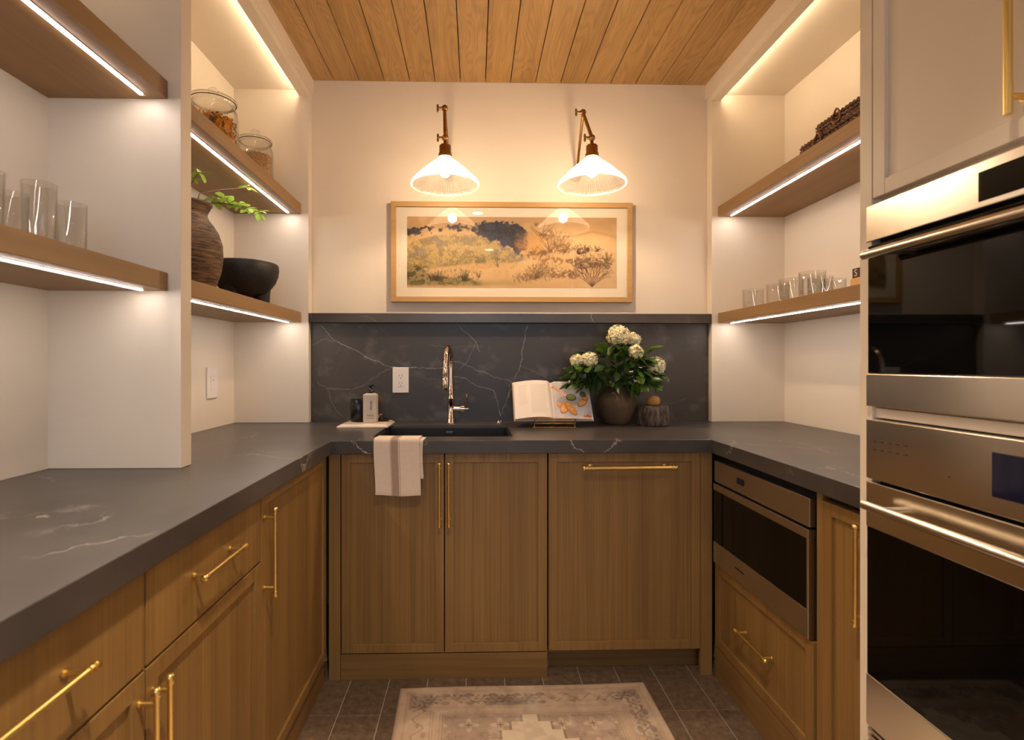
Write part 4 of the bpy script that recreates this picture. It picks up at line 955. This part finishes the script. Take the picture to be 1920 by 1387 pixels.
def page_img(left):
    h, w_ = 190, 170; im = np.zeros((h, w_, 3)); blend(im, np.ones((h, w_)), (236, 224, 214))
    rs = np.random.RandomState(5)
    if left:
        for k in range(34):
            y = 22+k*4.4
            if y > 172: break
            x0 = 74; x1 = 150-rs.rand()*14
            line(im, x0, y, x1, y, .45, (150, 132, 122), .55)
            if k < 24: line(im, 22, y, 50+rs.rand()*10, y, .4, (160, 142, 132), .45)
    else:
        v, u = np.mgrid[0:h, 0:w_]; u = u/w_; v = v/h
        n = fbm(h, w_, 5, 4, seed=9); pl = np.abs(((u+v*.25)*6) % 1-.5)
        reg = (u > .03) & (u < .985) & (v > .02) & (v < .985)
        blend(im, reg*1.0, (198, 192, 194)); blend(im, reg*sstep(.46, .5, pl)*.4, (120, 112, 116)); blend(im, reg*sstep(.55, .7, n)*.3, (160, 150, 156))
        def ell(cu, cv, ru, rv, ang, col, a=1, tex=True):
            ca, sa = math.cos(ang), math.sin(ang); X = (u-cu)*ca+(v-cv)*sa; Y = -(u-cu)*sa+(v-cv)*ca
            e_ = np.hypot(X/ru, Y/rv)+(n-.5)*.3; blend(im, (e_ < 1)*a, col)
            if tex: blend(im, (e_ < .85)*(fbm(h, w_, 20, 2, seed=int(cu*100)) > .5)*.5, (244, 196, 124)); 
        for c_ in ((.30, .70, .10, .17, .5), (.46, .72, .09, .19, -.6), (.16, .63, .06, .06, 0), (.78, .55, .15, .08, -.7), (.86, .42, .08, .07, 0)): ell(c_[0], c_[1]+.012, c_[2]*1.12, c_[3]*1.08, c_[4], (130, 84, 48), .8, False); ell(*c_, (222, 150, 82))
        ell(.50, .44, .14, .10, 0, (92, 86, 72), 1, False); ell(.50, .43, .115, .075, 0, (150, 158, 92), 1, False); ell(.82, .34, .09, .09, 0, (84, 92, 60), .9, False); ell(.70, .26, .03, .10, .8, (90, 98, 66), .8, False)
        line(im, .05*w_, .14*h, .22*w_, .30*h, 6, (214, 152, 118)); line(im, .22*w_, .30*h, .33*w_, .42*h, 4, (222, 160, 124)); line(im, .24*w_, .28*h, .38*w_, .36*h, 2.2, (222, 160, 124))
        line(im, .78*w_, .93*h, .95*w_, .93*h, 4, (210, 120, 60)); line(im, .86*w_, .90*h, .93*w_, .93*h, 3, (220, 70, 40))
    return im
for left in (True, False):
    sg = -1 if left else 1
    im = page_img(left)
    def ppos(u, v, sg=sg, left=left):
        q = (1-u) if left else u
        nrm = page_prof(q, left); x = sg*q*WB*(0.97-0.05*(nrm > 9)); s = (1-v)*HB+0.004-0.003*q
        X = 0.362+x; Y = 2.402+s*sT-nrm*cT; Z = ZC+0.030+s*cT+nrm*sT
        return np.stack([X, Y, Z], -1)
    pg = color_grid('left_page' if left else 'right_page', im, ppos, M['paper'], cb)
    # page block below the sheet
    m = MB(); qs = [k/16 for k in range(17)]; ring = []
    for s in (0.004, HB+0.003):
        for q in qs:
            nr = float(page_prof(np.array(q), left)); nr = nr-0.0006
            for n_ in (nr, 0.0005):
                ring.append((0.362+sg*q*WB*0.968, 2.402+s*sT-n_*cT, ZC+0.030+s*cT+n_*sT))
    N_ = len(qs)*2; fs = []
    for k in range(len(qs)-1):
        a, b = 2*k, 2*k+2
        fs += [(a, b, b+1, a+1), (N_+a, N_+a+1, N_+b+1, N_+b), (a+1, b+1, N_+b+1, N_+a+1)]
    fs += [(N_-2, N_-1, 2*N_-1, 2*N_-2)]
    m.add(ring, fs).build('page_block', M['pageedge'], cb)
m = MB(); vs = []
for s in (-0.001, HB+0.009):
    for (x_, n_) in ((-WB*1.0, 0.0), (WB*1.0, 0.0), (WB*1.0, -0.003), (-WB*1.0, -0.003)):
        vs.append((0.362+x_, 2.402+s*sT-n_*cT, ZC+0.030+s*cT+n_*sT))
m.add(vs, [(0,1,5,4), (1,2,6,5), (2,3,7,6), (3,0,4,7), (0,3,2,1), (4,5,6,7)]).build('cover', M['cover'], cb)

# ------------------------------------------------------------------ clay vase, hydrangea bouquet, bark canister
VX, VY = 0.686, 2.545
t = thing('clay_vase', (VX, VY, ZC), 'squat brown clay vase holding the white hydrangeas', 'vase')
wob = lambda a, z, i: 1+0.012*math.sin(3*a+z*30)+0.006*math.sin(7*a+z*60)
prof = [(0.001, 0.0005), (0.058, 0.0005), (0.066, 0.006), (0.082, 0.04), (0.093, 0.075), (0.096, 0.10), (0.092, 0.128), (0.078, 0.150), (0.062, 0.163), (0.058, 0.172), (0.062, 0.184), (0.066, 0.187), (0.058, 0.184), (0.052, 0.172), (0.06, 0.15), (0.08, 0.11), (0.06, 0.02), (0.001, 0.015)]
MB().lathe(prof, 48, (VX, VY, ZC), fn=wob).build('vase_body', M['vase'], t)
def leaf_mesh(name, mat, lobed=False):
    rows = 7; vs = []; fs = []
    for i in range(rows+1):
        q = i/rows; wd = 0.5*math.sin(PI*min(1, q*1.02))**0.75*(0.42 if not lobed else 0.62)
        if lobed: wd *= 1+0.25*math.sin(q*9)
        z = -0.28*q*q
        for s in (-1, -0.5, 0, 0.5, 1): vs.append((s*wd, q, z+0.10*abs(s)*wd*2))
    for i in range(rows):
        for k in range(4): a = i*5+k; fs.append((a, a+1, a+6, a+5))
    m = MB(); m.add(vs, fs, True); me = m.mesh(name); me.materials.append(mat); return me
LM = {'d': leaf_mesh('leaf', M['leafd']), 'm': leaf_mesh('leaf', M['leafm'], True), 'l': leaf_mesh('leaf', M['leafl']), 'll': leaf_mesh('leaf', M['leafl'], True)}
def put_leaf(parent, kind, pos, direction, size, roll=0, wide=1.0):
    o = bpy.data.objects.new('leaf', LM[kind]); C.objects.link(o); o.parent = parent
    d = Vector(direction).normalized(); up = Vector((0, 0, 1)) if abs(d.z) < .95 else Vector((0, -1, 0))
    xx = d.cross(up).normalized(); zz = xx.cross(d)
    Rm = Matrix((xx, d, zz)).transposed().to_4x4() @ Matrix.Rotation(roll, 4, 'Y')
    o.matrix_local = Matrix.Translation(Vector(pos)-Vector(parent['_o'])) @ Rm @ Matrix.Diagonal((size*wide, size, size, 1)); return o
bq = thing('hydrangea_bouquet', (VX, VY, ZC+0.187), 'bouquet of cream hydrangea heads with dark leaves in the clay vase', 'flowers')
heads = [((0.686, 2.50, 1.340), .050), ((0.758, 2.52, 1.324), .034), ((0.745, 2.43, 1.261), .032), ((0.853, 2.47, 1.198), .042), ((0.478, 2.45, 1.222), .030), ((0.533, 2.44, 1.224), .036)]
rs = np.random.RandomState(12)
neck = Vector((VX, VY, ZC+0.175))
for (c, R_) in heads:
    c = Vector(c); m = MB(); n = int(210*(R_/.04)**2)
    for k in range(n):
        z = 1-2*(k+.5)/n; a = k*2.39996; r0 = math.sqrt(1-z*z); d = Vector((r0*math.cos(a), r0*math.sin(a), z))
        d = (d+Vector(rs.randn(3))*.28).normalized(); p = c+d*R_*rs.uniform(.78, 1.10); p.z = c.z+(p.z-c.z)*.92
        xx = d.orthogonal().normalized(); yy = d.cross(xx); ph = rs.rand()*PI; s = 0.0088*rs.uniform(.85, 1.25)
        for q in range(4):
            b = ph+q*PI/2; dr = xx*math.cos(b)+yy*math.sin(b); sd = d.cross(dr)
            m.add([p, p+dr*s*.6+sd*s*.42+d*s*.15, p+dr*s+d*s*rs.uniform(-.1, .7), p+dr*s*.6-sd*s*.42+d*s*.15], [(0, 1, 2, 3)], False)
    fh = m.build('flower_head', M['petal'], bq); MB().ball(c, R_*.78, 14).build('flower_core', M['core'], fh)
    mid = neck.lerp(c, .55)+Vector((0, 0, .02)); MB().tube([neck-Vector((0, 0, .06)), neck, mid, c], [.003, .003, .0028, .0025], 6).build('stem', M['stem'], bq)
for (c, R_) in heads:
    c = Vector(c)
    for k in range(7):
        a = k*2*PI/7+rs.rand(); d = Vector((math.cos(a), math.sin(a)*.8-.2, rs.uniform(-.7, .05)))
        p = c+Vector((0, 0, -R_*.75))
        sz = rs.uniform(.055, .085)
        if (p+d.normalized()*sz).y < 2.635 and (p+d.normalized()*sz).x < .92: put_leaf(bq, 'm' if (k+int(c.x*50)) % 3 == 0 else 'd', p, d, sz, rs.uniform(-.6, .6))
for k in range(170):
    # fill the mound between the heads
    u = rs.uniform(-1, 1)*(1 if k < 120 else .62); x_ = (0.650 if k < 120 else .69)+u*0.185; z_ = rs.uniform(1.105, 1.29-0.12*u*u); y_ = rs.uniform(2.42, 2.57)
    if abs(u) > .7 and z_ > 1.22: continue
    d = Vector((x_-0.66, (y_-2.56)*1.3, (z_-1.14)*.9+rs.uniform(-.06, .05)))+Vector(rs.randn(3))*.05
    p = Vector((x_, y_, z_)); e_ = p+d.normalized()*.08
    if e_.y > 2.64: d.y = -abs(d.y)
    put_leaf(bq, 'm' if (rs.rand() < (.45 if x_ > .72 else .1)) else 'd', p, d, rs.uniform(.05, .085), rs.uniform(-.8, .8))
for k in range(26):
    st = Vector((VX+rs.uniform(-.03, .03), VY+rs.uniform(-.03, .03), ZC+.18)); e_ = Vector((0.65+rs.uniform(-.18, .2), rs.uniform(2.43, 2.56), rs.uniform(1.13, 1.25)))
    if k < 10: MB().tube([st, st.lerp(e_, .5)+Vector((0, 0, .02)), e_], [.003, .0025, .002], 6).build('stem', M['stem'], bq)
    d = Vector((e_.x-.66, -.1, rs.uniform(-1.0, -.2)))
    put_leaf(bq, 'd' if rs.rand() < .6 else 'm', st.lerp(e_, .8)+Vector((0, -.02, 0)), d, rs.uniform(.05, .075), rs.uniform(-.5, .5))
for (x_, y_, z_, dx_, dz_, k_) in ((.465, 2.44, 1.14, -.5, -.6, 'd'), (.47, 2.43, 1.17, -.2, -.8, 'd'), (.50, 2.43, 1.15, .1, -.9, 'd'), (.52, 2.43, 1.16, .4, -.7, 'd'), (.455, 2.45, 1.11, -.6, -.1, 'd'), (.74, 2.43, 1.12, .2, -1, 'm'), (.76, 2.44, 1.15, .6, -.6, 'm'), (.77, 2.45, 1.20, .9, .1, 'm'), (.80, 2.47, 1.25, .7, .4, 'm'), (.56, 2.44, 1.14, .1, -.8, 'd')):
    for q in range(3): put_leaf(bq, k_, (x_+q*.012, y_, z_+q*.01), (dx_+q*.3-.3, -.25, dz_+.1*q), .068, .4*q-.4)
t = thing('bark_canister', (0.842, 2.475, ZC), 'dark grooved bark-like round canister right of the clay vase', 'canister')
wob2 = lambda a, z, i: 1+0.02*math.sin(5*a)+0.012*math.sin(11*a+z*20)
MB().lathe([(0.001, .0005), (0.070, .0005), (0.074, 0.006), (0.075, 0.05), (0.071, 0.088), (0.067, 0.094), (0.001, 0.0945)], 60, (0.842, 2.475, ZC), fn=wob2).build('canister_body', M['bark'], t)
o = MB().lathe([(0.001, 0.094), (0.024, 0.094), (0.031, 0.102), (0.033, 0.115), (0.030, 0.130), (0.020, 0.138), (0.001, 0.139)], 32, (0.842, 2.475, ZC)).build('stopper', M['cork'], t); tag(o, 'round tan cork stopper')

# ------------------------------------------------------------------ left alcove things
ZS1, ZS2 = 1.460, 1.992
def jar(x, y, r, h, label, kz):
    t = thing('glass_jar', (x, y, ZS2), label, 'jar', 'lidded glass jars on the upper left shelf')
    p = [(0.001, .001), (r*.82, .001), (r*.98, .012), (r, .03), (r, h*.74), (r*.96, h*.86), (r*.84, h*.955), (r*.83, h)]
    inner = [(r*.80, h), (r*.81, h*.95), (r*.93, h*.85), (r*.965, h*.73), (r*.965, .03), (r*.8, .012), (0.001, .010)]
    MB().lathe(p+inner, 48, (x, y, ZS2), caps=False).build('jar_body', M['glass'], t)
    lid = MB().lathe([(0.001, h-.010), (r*.72, h-.012), (r*.76, h+.002), (r*.93, h+.004), (r*.96, h+.009), (r*.93, h+.014), (r*.6, h+.024), (r*.2, h+.030)], 48, (x, y, ZS2), caps=False).build('lid', M['glass'], t)
    MB().tube([(x+r*.90*math.cos(2*PI*k/48), y+r*.90*math.sin(2*PI*k/48), ZS2+h+.0025) for k in range(48)], .0018, 6, closed=True).build('seal', M['black'], lid)
    MB().lathe([(r*.2, h+.030), (.012, h+.036), (.018, h+.044), (.019, h+.052), (.012, h+.058), (.001, h+.060)], 24, (x, y, ZS2), caps=False).build('knob', M['glass'], lid)
    return t
J1 = (-1.005, 2.055, 0.089, 0.215); J2 = (-0.985, 2.395, 0.076, 0.205)
jar(*J1, 'larger lidded glass jar of orange pasta on upper left shelf', 0); jar(*J2, 'smaller lidded glass jar of pale grain on upper left shelf', 0)
def heap(name, J, top, mats, label, pasta):
    x, y, r, h = J; rs = np.random.RandomState(33); R_ = r*.93
    groups = [MB() for _ in mats]
    n = 260 if pasta else 2600
    core = MB().lathe([(0.001, .012), (R_*.78, .012), (R_*.92, .03), (R_*.92, top-.012), (R_*.5, top-.004), (0.001, top)], 24, (x, y, ZS2)); groups[0].add(core.v, core.f, True)
    for k in range(n):
        a = rs.rand()*2*PI
        if rs.rand() < .6: rr, z = R_*rs.uniform(.90, .97), rs.uniform(.03, top)
        else: rr = R_*math.sqrt(rs.rand())*.95; z = top*(1.02-.08*rr/R_)+rs.uniform(-.004, .006)
        c = Vector((x+rr*math.cos(a), y+rr*math.sin(a), ZS2+z)); d = Vector(rs.randn(3)).normalized()
        if rr > R_*.88: d = (d-Vector((math.cos(a), math.sin(a), 0))*d.dot(Vector((math.cos(a), math.sin(a), 0)))).normalized()
        g = groups[rs.randint(len(mats)) if rs.rand() < .45 else 0]
        if pasta:
            L_ = .016; sidev = d.orthogonal().normalized()
            pts = [c+d*(q-.5)*2*L_*.8+sidev*.0035*math.sin(q*14) for q in np.linspace(0, 1, 8)]
            if rr > R_*.88: pts = [p if math.hypot(p.x-x, p.y-y) < r*.945 else Vector((x+(p.x-x)*r*.945/math.hypot(p.x-x, p.y-y), y+(p.y-y)*r*.945/math.hypot(p.x-x, p.y-y), p.z)) for p in pts]
            g.tube(pts, .0034, 5)
        else:
            s = .0022; xx = d.orthogonal().normalized(); yy = d.cross(xx)
            g.add([c-d*s*1.6, c+xx*s, c+yy*s, c-xx*s, c-yy*s, c+d*s*1.6], [(0,2,1), (0,3,2), (0,4,3), (0,1,4), (5,1,2), (5,2,3), (5,3,4), (5,4,1)], True)
    root = groups[0].build(name, mats[0], pos=(x, y, ZS2+.012)); tag(root, label, 'food', kind='stuff')
    for g, mt in zip(groups[1:], mats[1:]):
        if g.v: g.build('darker_pieces', mt, root, pos=(x, y, ZS2+.012))['kind'] = 'stuff'
heap('dry_pasta', J1, .150, [M['pasta'], M['pastag']], 'orange and green dry pasta filling the larger glass jar', True)
heap('dry_grain', J2, .150, [M['grain']], 'pale dry grain filling the smaller glass jar', False)
# ribbed vase
CX, CY = -1.062, 1.992
t = thing('ribbed_vase', (CX, CY, ZS1), 'tall combed brown earthenware vase on the lower left shelf', 'vase')
pr = [(0.001, .001), (.070, .001), (.078, .006), (.093, .05), (.108, .10), (.1135, .15), (.111, .195), (.100, .235), (.082, .265), (.066, .285), (.059, .300), (.061, .312), (.070, .330), (.077, .342), (.076, .348), (.066, .346), (.052, .31), (.052, .29), (.09, .22), (.09, .1), (.001, .02)]
pf = []
for (a, b), (c, d_) in zip(pr[:-1], pr[1:]):
    for k in range(4): pf.append((a+(c-a)*k/4, b+(d_-b)*k/4))
pf.append(pr[-1])
MB().lathe(pf, 72, (CX, CY, ZS1), fn=lambda a, z, i: 1+0.004*math.sin(z*520+1.5*math.sin(a*2))+0.004*math.sin(3*a)).build('vase_body', M['combed'], t)
ivy = thing('leafy_sprigs', (CX+.01, CY+.01, ZS1+.30), 'bright green leafy sprigs trailing right out of the ribbed vase', 'plant')
def sprig(t, pts, clusters):
    MB().tube(pts, [.0026-.0014*k/(len(pts)-1) for k in range(len(pts))], 6).build('stem', M['twig'], t)
    rs = np.random.RandomState(int(abs(pts[-1][0]*1000)))
    for (p, n, s) in clusters:
        for k in range(n):
            a = 2*PI*k/n+rs.rand()*.6; put_leaf(t, 'll' if k % 3 else 'l', (p[0]+rs.randn()*.004, p[1]+rs.randn()*.004, p[2]+rs.randn()*.003), (math.cos(a), math.sin(a), rs.uniform(-.35, .6)), s*rs.uniform(.75, 1.15), rs.uniform(-.5, .5), .9)
nk = (CX+.01, CY+.01, ZS1+.30)
sprig(ivy, [nk, (-1.035, 2.03, 1.818), (-.985, 2.09, 1.835), (-.95, 2.14, 1.842), (-.925, 2.18, 1.836), (-.905, 2.215, 1.834), (-.895, 2.235, 1.838)],
      [((-1.01, 2.06, 1.838), 6, .047), ((-.985, 2.09, 1.856), 7, .049), ((-.965, 2.115, 1.845), 6, .046), ((-.945, 2.145, 1.845), 7, .047), ((-.925, 2.18, 1.838), 6, .045), ((-.90, 2.225, 1.840), 7, .047)])
sprig(ivy, [nk, (-1.04, 2.02, 1.85), (-.99, 2.08, 1.885), (-.94, 2.15, 1.915), (-.925, 2.17, 1.925)], [((-.925, 2.17, 1.922), 4, .043)])
sprig(ivy, [nk, (-1.06, 1.98, 1.85), (-1.03, 1.96, 1.885), (-1.0, 1.945, 1.905)], [((-1.0, 1.945, 1.905), 5, .043), ((-1.035, 1.965, 1.88), 4, .026)])
# stone bowl
BX, BY = -1.005, 2.335
t = thing('stone_mortar', (BX, BY, ZS1), 'black rough stone three-legged mortar bowl beside the ribbed vase', 'bowl')
wob3 = lambda a, z, i: 1+0.02*math.sin(2*a+.5)+0.012*math.sin(5*a)
MB().lathe([(0.001, .040), (.060, .040), (.088, .052), (.104, .078), (.122, .104), (.132, .132), (.136, .160), (.134, .180), (.128, .186), (.116, .183), (.110, .168), (.09, .125), (.05, .095), (.001, .088)], 48, (BX, BY, ZS1), fn=wob3).build('bowl_body', M['molc'], t)
for a in (0.40, 2.5, -1.95):
    c, s = math.cos(a), math.sin(a)
    MB().tube([(BX+c*.062, BY+s*.062, ZS1+.085), (BX+c*.066, BY+s*.066, ZS1+.045), (BX+c*.070, BY+s*.070, ZS1+.0022)], [.044, .036, .030], 16).build('leg', M['molc'], t)

# ------------------------------------------------------------------ glasses
def tumbler(name, r, h, label, cat='glass', group=None, base=.012, fr=.94):
    t = thing(name, (0, 0, 0), label, cat, group)
    MB().lathe([(0.001, .0005), (r*fr*.97, .0005), (r*fr, .003), (r, h), (r-.0009, h+.0006), (r-.0018, h), (r*fr-.002, base), (0.001, base)], 40, caps=False).build('glass_wall', M['glass'], t)
    return t
def place(o, xyz, label): o.location = xyz; o['label'] = label
hb = tumbler('highball_glass', .0315, .138, '', group='tall clear glasses on the near left shelf')
spots = [((-.985, 1.315, ZS1), 'tall clear glass at right end of the near left shelf row'), ((-.942, 1.165, ZS1), 'tall clear glass second from right on the near left shelf'),
         ((-.985, 1.085, ZS1), 'tall clear glass at the left edge of the picture'), ((-1.06, 1.235, ZS1), 'tall clear glass standing behind the second glass from the right'), ((-1.06, 1.0, ZS1), 'tall clear glass in the back row near the left picture edge')]
for i, (p, lb) in enumerate(spots):
    o = hb if i == 0 else copy_tree(hb); place(o, p, lb)
tb = tumbler('tumbler', .045, .092, '', group='short tumblers on the lower right shelf', fr=.97)
spots = [((1.297, 2.43, ZS1), 'short clear tumbler farthest left on the lower right shelf'), ((1.318, 2.265, ZS1), 'second short tumbler from the left on the lower right shelf'), ((1.288, 2.12, ZS1), 'third short tumbler from the left on the lower right shelf'),
         ((1.268, 1.955, ZS1), 'front short tumbler, widest looking, on the lower right shelf'), ((1.375, 2.07, ZS1), 'short tumbler half hidden behind the widest looking one'), ((1.470, 2.13, ZS1), 'short tumbler nearest the lettered sign at the back')]
for i, (p, lb) in enumerate(spots):
    o = tb if i == 0 else copy_tree(tb); place(o, p, lb)
# ------------------------------------------------------------------ lettered sign
t = thing('lettered_sign', (1.31, 1.72, ZS1), 'small pale wood block with dark lettered strip at right shelf end', 'sign')
MB().box(1.300, 1.345, 1.60, 1.80, ZS1+.0005, ZS1+.041).build('wood_block', M['pine'], t, bevel=.002)
MB().box(1.306, 1.316, 1.602, 1.797, ZS1+.0412, ZS1+.075).build('plaque', M['plaque'], t, bevel=.001)
text('S', .034, (1.3056, 1.780, ZS1+.058), (PI/2, 0, -PI/2), M['letter'], t); text('A', .034, (1.3056, 1.742, ZS1+.058), (PI/2, 0, -PI/2), M['letter'], t)
# ------------------------------------------------------------------ wicker trays
def wicker(x0, x1, y0, y1, z0, z1, label, ry):
    t = thing('wicker_tray', ((x0+x1)/2, (y0+y1)/2, z0), label, 'tray', 'stacked dark wicker trays')
    cx, cy = (x0+x1)/2, (y0+y1)/2; m = MB(); lay = 3; r = (z1-z0)/lay/2
    for l in range(lay):
        z = z0+r*(2*l+1); per = rrect(cx, cy, (x1-x0)/2-r, (y1-y0)/2-r, .045, 9)
        path = []
        for (a, b) in zip(per, per[1:]+per[:1]):
            n = max(1, int(math.dist(a, b)/.006))
            for k in range(n): path.append((a[0]+(b[0]-a[0])*k/n, a[1]+(b[1]-a[1])*k/n))
        N_ = len(path)
        for s in range(2):
            pts = []
            for i, p in enumerate(path):
                q = path[(i+1) % N_]; dx_, dy_ = q[0]-p[0], q[1]-p[1]; L_ = math.hypot(dx_, dy_) or 1; ph = 2*PI*i/max(1, round(N_/ (N_/6.0)))+s*PI+l
                pts.append((p[0]-dy_/L_*r*.45*math.cos(ph), p[1]+dx_/L_*r*.45*math.cos(ph), z+r*.45*math.sin(ph)))
            m.tube(pts, r*.62, 5, closed=True)
    m.build('woven_side', M['wicker'], t)
    m = MB(); n = 12
    for k in range(n):
        y = y0+.02+(y1-y0-.04)*k/(n-1); m.tube([(x0+.012, y, z0+.006), (x1-.012, y, z0+.006)], .0045, 5)
    m.build('woven_base', M['wicker'], t)
    hz = (z0+z1)/2+.004
    MB().tube([(x0-.004+.004*math.sin(a*2), ry+.020*math.cos(a), hz+.022*math.sin(a)) for a in [2*PI*k/24 for k in range(24)]], .0035, 6, closed=True).build('handle', M['ring'], t)
wicker(1.245, 1.50, 1.42, 2.035, ZS2+.0005, ZS2+.048, 'lower dark wicker tray of the stack on the upper right shelf', 1.885)
wicker(1.255, 1.49, 1.40, 1.955, ZS2+.0485, ZS2+.094, 'upper dark wicker tray resting on the other on the upper right shelf', 1.80)
for o in bpy.data.objects:
    if '_o' in o: del o['_o']
